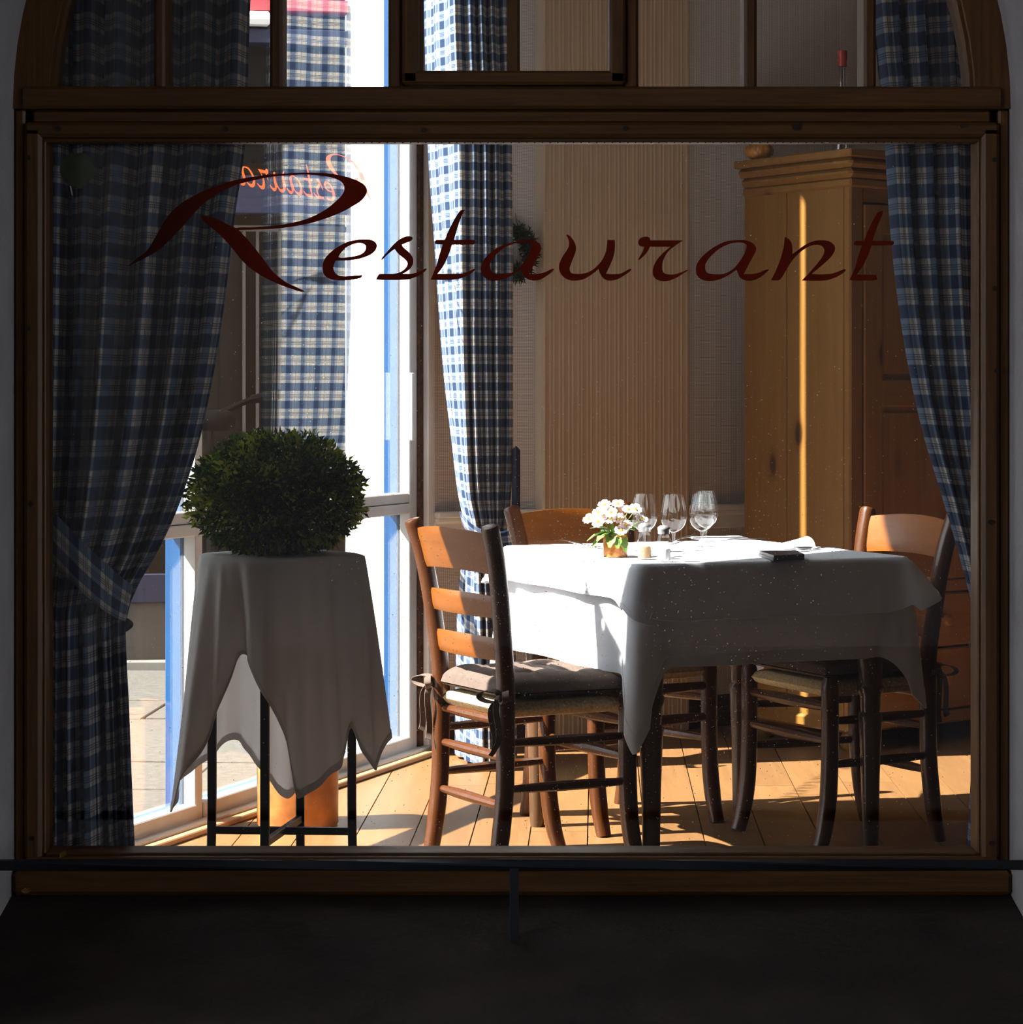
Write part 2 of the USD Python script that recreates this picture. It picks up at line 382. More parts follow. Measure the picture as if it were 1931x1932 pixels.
leafy('primrose_leaf', (0.22, 0.36, 0.09), (0.45, 0.56, 0.25), 0.3)
mat('amber_glass', {'tc': ('texture_coordinate', {}), 'n': ('noise_texture', {'scale': 60.0, 'detail': 4.0}), 'r': ('rgb_ramp', {'ramp': [(0.3, (0.30, 0.10, 0.03)), (0.6, (0.72, 0.26, 0.04)), (0.75, (0.9, 0.55, 0.28))]}),
                    'b': ('bump', {'strength': 0.6, 'distance': 0.004}), 'p': ('principled_bsdf', {'roughness': 0.15, 'coat_weight': 0.4}), 't': ('translucent_bsdf', {}), 'm': ('mix_closure', {'fac': 0.35})},
    [('tc.object', 'n.vector'), ('n.fac', 'r.fac'), ('n.fac', 'b.height'), ('b.normal', 'p.normal'), ('r.color', 'p.base_color'), ('r.color', 't.color'), ('p.BSDF', 'm.closure1'), ('t.BSDF', 'm.closure2')], 'm.closure')
mat('copper', {'tc': ('texture_coordinate', {}), 'n': ('noise_texture', {'scale': 14.0, 'detail': 6.0}), 'r': ('rgb_ramp', {'ramp': [(0.3, (0.22, 0.075, 0.02)), (0.65, (0.55, 0.20, 0.05))]}),
               'p': ('principled_bsdf', {'roughness': 0.38, 'specular_ior_level': 0.6, 'metallic': 0.35})}, [('tc.object', 'n.vector'), ('n.fac', 'r.fac'), ('r.color', 'p.base_color')])
# embossed woven wallpaper: small raised lozenges in diagonal rows
mat('wallpaper', {'tc': ('texture_coordinate', {}), 's': ('separate_xyz', {}),
                  'ax': ('math', {'math_type': 'multiply_add', 'value2': 136.0, 'value3': 0.0}), 'az': ('math', {'math_type': 'multiply', 'value2': 200.0}),
                  'd1': ('math', {'math_type': 'add'}), 'd2': ('math', {'math_type': 'subtract'}),
                  's1': ('math', {'math_type': 'multiply', 'value2': 3.14159}), 's2': ('math', {'math_type': 'multiply', 'value2': 3.14159}),
                  'w1': ('math', {'math_type': 'sine'}), 'w2': ('math', {'math_type': 'sine'}), 'w': ('math', {'math_type': 'multiply'}), 'h': ('math', {'math_type': 'multiply_add', 'value2': 0.5, 'value3': 0.5}),
                  'r': ('rgb_ramp', {'ramp': [(0.12, (0.46, 0.41, 0.40)), (0.62, (0.80, 0.745, 0.735))]}), 'b': ('bump', {'strength': 0.5, 'distance': 0.003}),
                  'p': ('principled_bsdf', {'roughness': 0.85, 'specular_ior_level': 0.15})},
    [('tc.UV', 's.vector'), ('s.x', 'ax.value1'), ('s.y', 'az.value1'), ('ax.value', 'd1.value1'), ('az.value', 'd1.value2'), ('ax.value', 'd2.value1'), ('az.value', 'd2.value2'),
     ('d1.value', 's1.value1'), ('d2.value', 's2.value1'), ('s1.value', 'w1.value1'), ('s2.value', 'w2.value1'), ('w1.value', 'w.value1'), ('w2.value', 'w.value2'), ('w.value', 'h.value1'), ('h.value', 'r.fac'), ('h.value', 'b.height'),
     ('r.color', 'p.base_color'), ('b.normal', 'p.normal')])

# ================================================================ SETTING: the front window
YF = 4.30                                          # front face of the oak frame
def fx(px, Y=YF): return (px - CX) / F * Y
def fz(py, Y=YF): return H - (py - HY) / F * Y

# plaster wall with a deep round-arched opening
XL, XR = fx(25), fx(1907)
ZS = fz(205)                                       # springing of the arch
ARC_B = 895 / F * YF
xm, ra = (XL + XR) / 2, (XR - XL) / 2
arch = [(xm + ra * math.cos(a), ZS + ARC_B * math.sin(a)) for a in np.linspace(0, PI, 48)]
opening = sg.Polygon([(XR, 0.0)] + arch + [(XL, 0.0)])
wallpoly = sg.Polygon([(-1.62, -0.02), (3.6, -0.02), (3.6, 3.4), (-1.62, 3.4)]).difference(sg.box(XL, 0.0, XR, ZS).union(opening))
wm = trimesh.creation.extrude_polygon(wallpoly, 0.72, engine='earcut')
wm = trimesh.Trimesh(np.stack([wm.vertices[:, 0], 3.72 + wm.vertices[:, 2], wm.vertices[:, 1]], 1), wm.faces[:, ::-1])
struct('wall_front', wm, 'plaster_out', 'thick plaster wall around the arched oak window', smooth=20)
# sloping masonry sill below the window, and the wall under it
zs0 = fz(1681)
sill = np.array([(3.0, zs0 - 0.30), (3.715, zs0 - 0.115), (YF + 0.01, zs0), (YF + 0.14, zs0), (YF + 0.14, -0.02), (3.0, -0.02)])
sp = trimesh.creation.extrude_polygon(sg.Polygon(sill), XR - XL + 0.02, engine='earcut')
sv = sp.vertices; sp = trimesh.Trimesh(np.stack([XL - 0.01 + sv[:, 2], sv[:, 0], sv[:, 1]], 1), sp.faces)
sp = sp.subdivide_to_size(0.06); nz = meshkit.fbm(sp.vertices * 7.0) if hasattr(meshkit, 'fbm') else 0
v = np.array(sp.vertices); v[:, 2] += np.where(v[:, 2] > 0.0, (nz - 0.5) * 0.012, 0); sp = trimesh.Trimesh(v, sp.faces, process=False)
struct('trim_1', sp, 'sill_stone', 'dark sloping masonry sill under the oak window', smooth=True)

win = thing('window_1', 'dark oak arched shop window with a small-paned fanlight and maroon lettering', loc=(0, YF, 0), kind='structure')
def oak(name, px0, px1, py0, py1, y0, y1, ax, ch=0.004):
    return part(name, box(fx(px0), fx(px1), YF + y0, YF + y1, fz(py1), fz(py0), ch), 'oak_' + ax, win)
# main frame
oak('stile', 26, 46, 205, 1684, 0.004, 0.12, 'z'); oak('stile', 46, 79, 240, 1622, -0.006, 0.11, 'z', 0.006)
oak('stile', 1886, 1907, 205, 1684, 0.004, 0.12, 'z'); oak('stile', 1853, 1886, 240, 1622, -0.006, 0.11, 'z', 0.006)
oak('bead', 78, 84, 264, 1614, 0.012, 0.05, 'z', 0.002); oak('bead', 1848, 1854, 264, 1614, 0.012, 0.05, 'z', 0.002)
oak('rail', 60, 1872, 207, 232, 0.006, 0.12, 'x', 0.004); oak('rail', 46, 1886, 231, 259, -0.006, 0.11, 'x', 0.006)
oak('bead', 78, 1854, 258, 267, 0.012, 0.05, 'x', 0.002)
oak('rail', 40, 1892, 164, 206, -0.010, 0.12, 'x', 0.005)
oak('bead', 84, 1848, 1611, 1617, 0.010, 0.05, 'x', 0.002)
oak('rail', 46, 1886, 1616, 1640, -0.012, 0.11, 'x', 0.006); oak('rail', 26, 1907, 1640, 1686, -0.022, 0.12, 'x', 0.008)
# arched head of the frame
def arch_band(r_out, r_in, y0, y1, a0=0.0, a1=PI, n=40):
    a = np.linspace(a0, a1, n)
    k = ARC_B / ra
    o = np.stack([xm + r_out * np.cos(a), ZS + r_out * k * np.sin(a)], 1); i = np.stack([xm + r_in * np.cos(a), ZS + r_in * k * np.sin(a)], 1)
    poly = sg.Polygon(np.vstack([o, i[::-1]]))
    m = trimesh.creation.extrude_polygon(poly, y1 - y0, engine='earcut')
    return trimesh.Trimesh(np.stack([m.vertices[:, 0], YF + y0 + m.vertices[:, 2], m.vertices[:, 1]], 1), m.faces[:, ::-1])
part('arch', arch_band(ra + 0.002, ra - 0.062, -0.004, 0.12), 'oak_z', win, smooth=25)
part('arch', arch_band(ra - 0.060, ra - 0.068, 0.012, 0.05), 'oak_z', win, smooth=25)
def arch_top(px):                                   # row of the arch's inner edge above column px
    u = (fx(px) - xm) / (ra - 0.03)
    return ZS + ARC_B * 0.96 * math.sqrt(max(0, 1 - u * u))
def mull(name, px0, px1, py1, y0, y1, ztop=None):
    zt = ztop or min(arch_top(px0), arch_top(px1))
    return part(name, box(fx(px0), fx(px1), YF + y0, YF + y1, fz(py1), zt, 0.005), 'oak_z', win)
for a, b in ((290, 311), (509, 533), (1405, 1429), (1631, 1654)):
    mull('muntin', a, b, 168, 0.0, 0.09)
mull('mullion', 733, 759, 168, -0.004, 0.11); mull('mullion', 1180, 1205, 168, -0.004, 0.11)
# the small opening casement in the middle of the fanlight
ZC = fz(-300)
for a, b in ((760, 790), (1150, 1180)):
    mull('casement_stile', a, b, 160, -0.014, 0.07, ZC)
part('casement_rail', box(fx(760), fx(1180), YF - 0.014, YF + 0.07, fz(161), fz(135), 0.005), 'oak_x', win)
part('casement_rail', box(fx(760), fx(1180), YF - 0.014, YF + 0.07, ZC, ZC + 0.03, 0.005), 'oak_x', win)
mull('casement_muntin', 957, 981, 140, -0.006, 0.06, ZC)
# panes
def pane(px0, px1, z0, z1, y=0.045, mat_='pane_front', th=0.004):
    return part('pane', plainbox(fx(px0), fx(px1), YF + y, YF + y + th, z0, z1), mat_, win, smooth=False)
PANE = pane(76, 1856, fz(1618), fz(260))
for a, b in ((86, 294), (308, 512), (530, 736), (1202, 1408), (1426, 1634), (1651, 1846)):
    pane(a, b, fz(168), arch_top((a + b) / 2 if 400 < a < 1500 else (b if a < 400 else a)) - 0.02)
pane(788, 960, fz(138), ZC); pane(978, 1153, fz(138), ZC)
# dark pegs and screw heads
for x, y in ((428, 244), (800, 246), (1180, 243), (1502, 240), (1816, 238), (112, 243), (55, 298), (1876, 302), (1876, 545), (55, 620), (1868, 985), (1870, 1590), (1790, 1660), (62, 1580), (60, 950), (1880, 700)):
    m = trimesh.creation.cylinder(0.0045 if y != 240 else 0.007, 0.004, sections=10); m.apply_transform(trimesh.transformations.rotation_matrix(PI / 2, [1, 0, 0])); m.apply_translation((fx(x), YF - 0.007, fz(y)))
    part('screw', m, 'peg_dark', win)

# ---------------------------------------------------------------- lettering, traced as outlines
def outline(pts, ox, oy, s, sharp=48):
    p = np.array(pts, float) * s + (ox, oy)
    n = len(p); out = []
    def ang(i):
        a, b = p[i] - p[i - 1], p[(i + 1) % n] - p[i]
        c = np.dot(a, b) / (np.linalg.norm(a) * np.linalg.norm(b) + 1e-9); return math.degrees(math.acos(max(-1, min(1, c))))
    corner = [ang(i) > sharp for i in range(n)]
    for i in range(n):
        p1, p2 = p[i], p[(i + 1) % n]; p0, p3 = p[i - 1], p[(i + 2) % n]
        d = np.linalg.norm(p2 - p1)
        def tan(a, b, c, isc, fwd):
            if isc: return None
            t = c - a; return t / (np.linalg.norm(t) + 1e-9) * d
        t1, t2 = tan(p0, p1, p2, corner[i], 1), tan(p1, p2, p3, corner[(i + 1) % n], 1)
        if t1 is None: t1 = (p2 - p1) if t2 is None else 2 * (p2 - p1) - t2
        if t2 is None: t2 = 2 * (p2 - p1) - t1
        for u in np.linspace(0, 1, 6, endpoint=False):
            out.append((2*u**3-3*u**2+1)*p1 + (u**3-2*u**2+u)*t1 + (-2*u**3+3*u**2)*p2 + (u**3-u**2)*t2)
    return sg.Polygon(np.array(out)).buffer(0)

C2 = 450 - 230
k1 = 250 / 1931
def c2(*q): return [(x + C2 / k1, y) for x, y in q]
R1 = [(75,1490),(150,1430),(230,1360),(330,1295),(420,1185),(500,1040),(600,870),(700,720),(830,595),(1000,485),(1200,385),(1400,310),(1600,245),(1800,200),(1935,180)] + c2((400,155),(600,140),(850,125),(1100,123),(1300,132),(1500,165),(1650,205),(1780,260),(1850,320),(1875,390),(1850,460),(1780,540),(1650,620),(1500,700),(1300,780),(1100,845),(900,890),(700,920),(500,940),(300,950),(0,957),(-60,945),(0,922),(200,920),(400,905),(600,885),(800,850),(1000,795),(1150,730),(1300,640),(1420,540),(1500,460),(1540,390),(1545,330),(1510,265),(1450,225),(1350,190),(1200,165),(1000,150),(800,155),(600,170),(400,195),(200,240),(0,290)) + [(1600,330),(1450,400),(1300,490),(1150,610),(1000,780),(900,890),(780,1020),(650,1150),(500,1270),(350,1360),(250,1410),(150,1460)]
R2 = [(1155,775),(1190,752),(1260,755),(1400,800),(1550,880),(1680,940),(1800,1060),(1931,1210)] + c2((300,1300),(400,1430),(500,1560),(600,1650),(700,1720),(800,1770),(900,1815),(970,1850),(930,1860),(850,1840),(700,1790),(550,1730),(400,1660),(250,1570),(130,1480),(0,1340)) + [(1640,1260),(1500,1100),(1400,1000),(1300,920),(1210,850)]
s3 = 200 / 1931
LET = []
LET.append(('R', outline(R1, 230, 310, k1).union(outline(R2, 230, 310, k1))))
e1 = outline([(810,1245),(780,1295),(650,1325),(500,1342),(350,1340),(220,1315),(130,1260),(90,1180),(85,1100),(110,980),(180,880),(280,790),(400,710),(550,640),(700,605),(850,592),(970,605),(1050,650),(1075,710),(1050,790),(980,860),(850,920),(700,960),(500,980),(330,980),(290,1080),(290,1150),(320,1210),(380,1255),(480,1268),(600,1262),(720,1250)], 600, 390, s3)
e1 = e1.difference(outline([(375,915),(420,840),(520,740),(620,690),(740,660),(830,675),(875,715),(870,780),(820,845),(720,890),(560,920),(430,930)], 600, 390, s3))
LET.append(('e', e1))
LET.append(('s', outline([(1155,965),(1170,930),(1280,800),(1400,670),(1500,590),(1600,545),(1680,540),(1725,560),(1725,600),(1690,625),(1600,660),(1530,690),(1560,745),(1640,810),(1710,890),(1740,970),(1730,1050),(1690,1120),(1620,1180),(1540,1222),(1700,1222),(1800,1200),(1900,1160),(1955,1128),(1985,1130),(1960,1170),(1850,1250),(1700,1310),(1600,1330),(1060,1330),(1110,1235),(1140,1225),(1350,1225),(1480,1200),(1580,1140),(1630,1070),(1630,1010),(1580,950),(1480,870),(1420,800),(1400,770),(1330,820),(1250,890),(1180,960)], 600, 390, s3)))
LET.append(('t', outline([(840,62),(780,65),(740,95),(660,220),(580,370),(520,500),(480,605),(320,605),(298,640),(310,682),(440,688),(380,880),(330,1060),(220,1330),(600,1330),(750,1310),(880,1260),(980,1200),(1040,1140),(1020,1122),(950,1160),(850,1205),(750,1220),(345,1222),(450,1080),(530,920),(610,690),(1000,688),(1025,670),(1030,620),(1010,605),(645,605),(690,450),(740,290),(790,160)], 790, 390, s3)))
LET.append(('a', outline([(800,635),(880,608),(1000,600),(1110,610),(1200,645),(1255,700),(1268,760),(1250,830),(1200,940),(1130,1070),(1050,1222),(1200,1222),(1300,1205),(1400,1165),(1470,1130),(1505,1140),(1480,1175),(1380,1255),(1250,1330),(1150,1345),(1050,1330),(980,1290),(940,1230),(900,1145),(800,1210),(680,1280),(550,1330),(430,1345),(330,1335),(240,1290),(190,1230),(170,1150),(180,1060),(230,960),(320,860),(450,760),(600,690)], 890, 390, s3).difference(
    outline([(1090,690),(1060,660),(1000,650),(880,655),(750,680),(600,750),(450,870),(370,970),(335,1060),(345,1130),(380,1190),(450,1220),(580,1222),(720,1205),(830,1150),(920,1060),(1010,920),(1070,800)], 890, 390, s3))))
LET.append(('u', outline([(195,368),(215,362),(250,385),(300,450),(325,520),(320,590),(290,670),(250,770),(245,830),(270,865),(330,875),(420,870),(500,845),(580,790),(660,700),(710,600),(730,500),(733,433),(830,433),(830,560),(810,660),(770,760),(715,873),(890,873),(960,845),(1020,810),(1050,815),(1030,840),(930,910),(850,950),(770,963),(700,945),(650,890),(620,810),(520,890),(420,945),(300,963),(210,945),(140,890),(105,810),(110,740),(150,650),(210,560),(235,500),(232,440)], 1040, 390, 280 / 1931)))
LET.append(('r', outline([(1725,438),(1290,438),(1290,415),(1265,393),(1220,390),(1170,405),(1140,440),(1137,480),(1155,510),(1190,522),(1215,522),(1195,580),(1160,640),(1132,688),(1150,692),(1210,640),(1260,580),(1285,522),(1555,522),(1450,610),(1380,690),(1335,780),(1325,860),(1345,920),(1390,955),(1460,970),(1540,962),(1640,920),(1730,865),(1785,830),(1770,820),(1690,855),(1600,882),(1530,882),(1475,865),(1450,820),(1448,760),(1465,690),(1520,590),(1600,520)], 1040, 390, 280 / 1931)))
LET.append(('a', outline([(750,640),(850,618),(1000,608),(1130,612),(1230,645),(1300,700),(1325,760),(1310,830),(1250,940),(1180,1070),(1100,1225),(1250,1225),(1370,1205),(1470,1160),(1540,1140),(1560,1148),(1530,1180),(1430,1265),(1310,1330),(1200,1350),(1100,1335),(1030,1290),(1000,1230),(968,1150),(850,1230),(720,1300),(600,1340),(480,1355),(370,1340),(290,1300),(240,1230),(225,1150),(240,1060),(290,970),(370,880),(490,780),(620,700)], 1290, 390, s3).difference(
    outline([(1150,700),(1120,670),(1060,655),(950,655),(830,680),(680,750),(540,860),(450,960),(400,1050),(395,1120),(420,1190),(480,1220),(600,1232),(720,1225),(820,1190),(920,1120),(1000,1030),(1080,910),(1140,790)], 1290, 390, s3))))
s8 = 260 / 1931
LET.append(('n', outline([(303,422),(350,445),(395,495),(412,560),(412,665),(500,600),(600,530),(720,480),(830,470),(930,485),(995,535),(1012,590),(985,660),(920,740),(820,830),(680,942),(940,942),(1050,910),(1140,875),(1165,885),(1130,925),(1020,990),(900,1030),(830,1037),(545,1035),(650,925),(760,800),(840,690),(862,620),(845,570),(800,540),(720,535),(620,570),(520,640),(430,730),(360,830),(280,970),(240,1020),(215,1032),(112,1030),(180,900),(250,720),(290,570)], 1440, 390, s8)))
LET.append(('t', outline([(1690,65),(1640,65),(1600,95),(1530,220),(1460,370),(1415,480),(1295,480),(1275,510),(1285,540),(1385,545),(1330,720),(1290,860),(1210,1032),(1540,1035),(1605,1020),(1590,955),(1315,950),(1400,830),(1470,690),(1520,545),(1820,540),(1840,510),(1830,480),(1535,480),(1570,370),(1620,240),(1660,140)], 1440, 390, s8)))

def letter_meshes(fn, th=0.0007):
    """fn maps (px, py, depth 0..1) to a point; one mesh per letter."""
    out = []
    for ch, poly in LET:
        ms = [trimesh.creation.extrude_polygon(g.simplify(0.12), 1.0, engine='earcut') for g in getattr(poly, 'geoms', [poly]) if g.area > 2]
        m = trimesh.util.concatenate(ms); v = m.vertices
        out.append((ch, trimesh.Trimesh(fn(v[:, 0], v[:, 1], v[:, 2]), m.faces, process=False)))
    return out
YL = YF + 0.0445
for ch, m in letter_meshes(lambda x, y, d: np.stack([(x - CX) / F * YL, YL - d * 0.0007, H - (y - HY) / F * YL], 1)):
    part('letter', m, 'vinyl_maroon', win, label=f'maroon letter {ch} of the word on the big pane', smooth=False)

# dust and dried drops on the inside of the big pane, thickest where the sun streams behind it
dust = []
icos = trimesh.creation.icosphere(0, 1.0)
for k in range(8500):
    if k < 6200:
        x, y = rng.normal(1130, 330), rng.normal(1180, 260)
    else:
        x, y = rng.uniform(90, 1840), rng.uniform(280, 1600)
    if not (90 < x < 1840 and 280 < y < 1604): continue
    r = 0.00034 + 0.0008 * rng.random() ** 4
    q = icos.vertices * (r, 0.00012, r) + (fx(x, YF + .05), YF + 0.0495, fz(y, YF + .05)); dust.append((q, icos.faces))
dv = np.vstack([d[0] for d in dust]); df = np.vstack([d[1] + i * 12 for i, d in enumerate(dust)])
part('dust', trimesh.Trimesh(dv, df, process=False), 'dust_white', win, label='pale dust and dried drops on the big pane', kind='stuff', smooth=False)

dots = []
for x in (83.5, 1849.5):
    for y in np.arange(272, 1606, 14.6):
        q = icos.vertices * (0.0012, 0.0008, 0.0012) + (fx(x + rng.normal(0, .5), YF + .044), YF + 0.0435, fz(y, YF + .044)); dots.append((q, icos.faces))
part('sealant_dots', trimesh.Trimesh(np.vstack([d[0] for d in dots]), np.vstack([d[1] + i * 12 for i, d in enumerate(dots)]), process=False), 'dust_white', win, label='pale sealant dots along the edges of the big pane', kind='stuff', smooth=False)
dots = []
for x in np.arange(98, 1846, 14.7):
    q = icos.vertices * (0.0013, 0.0010, 0.0013) + (fx(x), YF + 0.014, fz(267.5)); dots.append((q, icos.faces))
part('sealant_dots', trimesh.Trimesh(np.vstack([d[0] for d in dots]), np.vstack([d[1] + i * 12 for i, d in enumerate(dots)]), process=False), 'peg_dark', win, label='dark dots along the top edge of the big pane', kind='stuff', smooth=False)
for px_, py_, yy, ang, lab in ((119, 1611, YF - 0.016, 0.9, 'small dry brown leaf stuck upright on the bottom rail at the left'), (50, 1680, YF - 0.034, 0.1, 'curled dry brown leaf lying in the left corner of the sill')):
    c_ = np.array([fx(px_, yy), yy, fz(py_, yy)]); lf = thing('dry_leaf', lab, 'leaf', tuple(c_)); G = []
    for s in np.linspace(0, 1, 8):
        w_ = 0.0048 * math.sin(PI * min(.98, s * .92 + .05)); ax_ = np.array([math.cos(ang), 0.0, math.sin(ang)]); sd = np.array([-math.sin(ang), 0.35, math.cos(ang)])
        G.append([c_ + ax_ * 0.018 * (s - .5) + sd * w_ * v_ + np.array([0, -0.002 * abs(v_) - 0.004 * s * s, 0]) for v_ in np.linspace(-1, 1, 5)])
    part('blade', thick_cloth(np.array(G), 0.0006), 'dry_leaf', lf, smooth=50)
# twisted iron rail in front of the window
rail = thing('window_rail', 'black twisted iron rail across the window just above the sill', 'rail', (0, 4.1, fz(1632, 4.1)))
xs = np.linspace(XL - 0.03, XR + 0.03, 160)
zr = fz(1632, 4.1)
part('bar', sweep(np.stack([xs, 0 * xs + 4.1, 0 * xs + zr], 1), rsq(0.0165, 0.0165, 0.12, 1), twist=(xs - XL) * 2.6), 'black_iron', rail)
part('post', box(fx(962, 4.1), fx(979, 4.1), 4.093, 4.109, fz(1779, 4.1), zr, 0.001), 'black_iron', rail)

# ================================================================ SETTING: the room
W0, WD, WO = np.array([-0.956, 6.15]), np.array([0.3688, 0.9295]), np.array([-0.9295, 0.3688])
def wp(s, o, z): p = W0 + WD * s + WO * o; return np.array([p[0], p[1], z])
WROT = math.atan2(WD[1], WD[0])
def wbox(s0, s1, o0, o1, z0, z1, ch=0.003):
    """A box along the slanting street wall: s runs along it, o outwards."""
    m = box(s0, s1, o0, o1, z0, z1, ch); v = np.array(m.vertices)
    q = W0 + v[:, :1] * WD + v[:, 1:2] * WO
    return trimesh.Trimesh(np.column_stack([q, v[:, 2]]), m.faces, process=False)
S_NEAR, S_MULL, S_FAR, S_END = -0.88, 0.344, 1.735, 1.885
Z_TOP = 3.55
CORNER = W0 + WD * S_END
BD, BN = np.array([0.85, 0.527]), np.array([0.527, -0.85])      # along the back wall; into the room
BD /= np.linalg.norm(BD); BN /= np.linalg.norm(BN)
BROT = math.atan2(BD[1], BD[0])
def bp(t, o): return CORNER + BD * t + BN * o
def bbox(t0, t1, o0, o1, z0, z1, ch=0.003):
    m = box(t0, t1, o0, o1, z0, z1, ch); v = np.array(m.vertices)
    q = CORNER + v[:, :1] * BD + v[:, 1:2] * BN
    return trimesh.Trimesh(np.column_stack([q, v[:, 2]]), m.faces[:, ::-1], process=False)
ZCEIL = 3.85
# floor of wide planks running away from the window
flo = thing('floor', 'oiled oak plank floor in sun and shade', kind='structure', loc=(0, 4.4, 0))
sub = sg.Polygon([(-1.7, 4.4), tuple(wp(S_END, 0.0, 0)[:2]), tuple(bp(4.4, 0)), (3.5, 4.4)])
m = trimesh.creation.extrude_polygon(sub, 0.05, engine='earcut'); m.apply_translation((0, 0, -0.065)); part('subfloor', m, 'dark_wood', flo, smooth=False)
PW, tilt = 0.153, 0.036
i = 0
for k in range(-14, 26):
    x0 = k * PW + 0.035
    y = 4.4 + rnd.random() * 0.8 - 1.2
    while y < 11.2:
        y1 = y + rnd.uniform(1.3, 2.4)
        q = sg.Polygon([(x0 + .0016 + tilt * (y - 6), y + .0012), (x0 + PW - .0016 + tilt * (y - 6), y + .0012), (x0 + PW - .0016 + tilt * (y1 - 6), y1 - .0012), (x0 + .0016 + tilt * (y1 - 6), y1 - .0012)]).intersection(sub)
        if not q.is_empty and q.geom_type == 'Polygon' and q.area > 0.002:
            m = trimesh.creation.extrude_polygon(q, 0.018, engine='earcut'); m.apply_translation((0, 0, -0.018 + rnd.uniform(-0.0006, 0.0003)))
            part('plank', m, 'floor_wood', flo, smooth=False)
        y = y1
# ceiling
m = trimesh.creation.extrude_polygon(sg.Polygon([(-2.0, 4.4), tuple(wp(S_END, 0.3, 0)[:2]), tuple(bp(4.6, -0.3)), (3.7, 4.4)]), 0.1, engine='earcut'); m.apply_translation((0, 0, ZCEIL))
struct('ceiling', m, 'ceiling_white', 'plain white ceiling above the tables')
# street wall: solid near part, lintel, end pier
m = [wbox(-1.98, S_NEAR, 0.0, 0.25, -0.02, ZCEIL), wbox(S_NEAR, S_END + 0.2, 0.0, 0.25, Z_TOP, ZCEIL), wbox(S_FAR + 0.055, S_END + 0.22, 0.03, 0.25, -0.02, Z_TOP)]
spd = trimesh.creation.extrude_polygon(sg.Polygon([(S_NEAR, 2.58), (-0.5, 2.83), (-0.1, 3.03), (0.8, Z_TOP + .01), (S_NEAR, Z_TOP + .01)]), 0.04, engine='earcut'); v = spd.vertices
m.append(trimesh.Trimesh(np.column_stack([W0 + v[:, :1] * WD + (v[:, 2:3] + 0.02) * WO, v[:, 1]]), spd.faces))
struct('wall_left', m, 'white_paint', 'white street wall on the left with a tall window', smooth=False)
# back wall with embossed wallpaper; uv in metres
def wall_quad(t0, t1, z0, z1):
    P = np.array([[[*bp(t, 0), z] for t in np.linspace(t0, t1, 40)] for z in np.linspace(z0, z1, 30)])
    uv = np.array([[t, z] for z in np.linspace(z0, z1, 30) for t in np.linspace(t0, t1, 40)])
    off = np.array([*(-BN * 0.12), 0]); R, C = P.shape[:2]; UV = uv.reshape(R, C, 2)
    ring = [(0, j) for j in range(C)] + [(i, C - 1) for i in range(1, R)] + [(R - 1, j) for j in range(C - 2, -1, -1)] + [(i, 0) for i in range(R - 2, -1, -1)]
    e = np.array([P[i, j] for i, j in ring]); eu = np.array([UV[i, j] for i, j in ring])
    ms = [grid_mesh(P), grid_mesh(P + off, flip=True), grid_mesh(np.array([e + off, e]), flip=True)]
    return trimesh.util.concatenate(ms), np.vstack([uv, uv, eu, eu])
m, uv = wall_quad(-0.02, 4.6, -0.02, ZCEIL)
struct('wall_back', m, 'wallpaper', 'back wall with embossed greyish pink wallpaper', uv=uv)
struct('wall_right', plainbox(3.5, 3.62, 4.4, 11.2, -0.02, ZCEIL), 'panelling', 'plain right wall of the room')
lin = sg.box(-1.6, -0.01, 3.49, ZCEIL).difference(opening.buffer(0.02).union(sg.box(XL - .02, -0.02, XR + .02, ZS)))
m = trimesh.creation.extrude_polygon(lin, 0.02, engine='earcut')
struct('trim_3', trimesh.Trimesh(np.stack([m.vertices[:, 0], 4.443 + m.vertices[:, 2], m.vertices[:, 1]], 1), m.faces[:, ::-1]), 'panelling', 'dark panelling on the inside of the window wall', smooth=False)
# dado rail with its moulding, and a dark skirting board
dado = [bbox(0.0, 4.4, 0.0, 0.020, 0.70, 0.765), bbox(0.0, 4.4, 0.0, 0.045, 0.765, 0.785, 0.004), bbox(0.0, 4.4, 0.0, 0.030, 0.745, 0.768, 0.008)]
struct('trim_2', dado, 'white_paint', 'white dado rail moulding on the papered back wall')
struct('baseboard_back', bbox(0.0, 4.4, 0.0, 0.018, 0.0, 0.11), 'dark_wood', 'dark skirting board along the back wall')

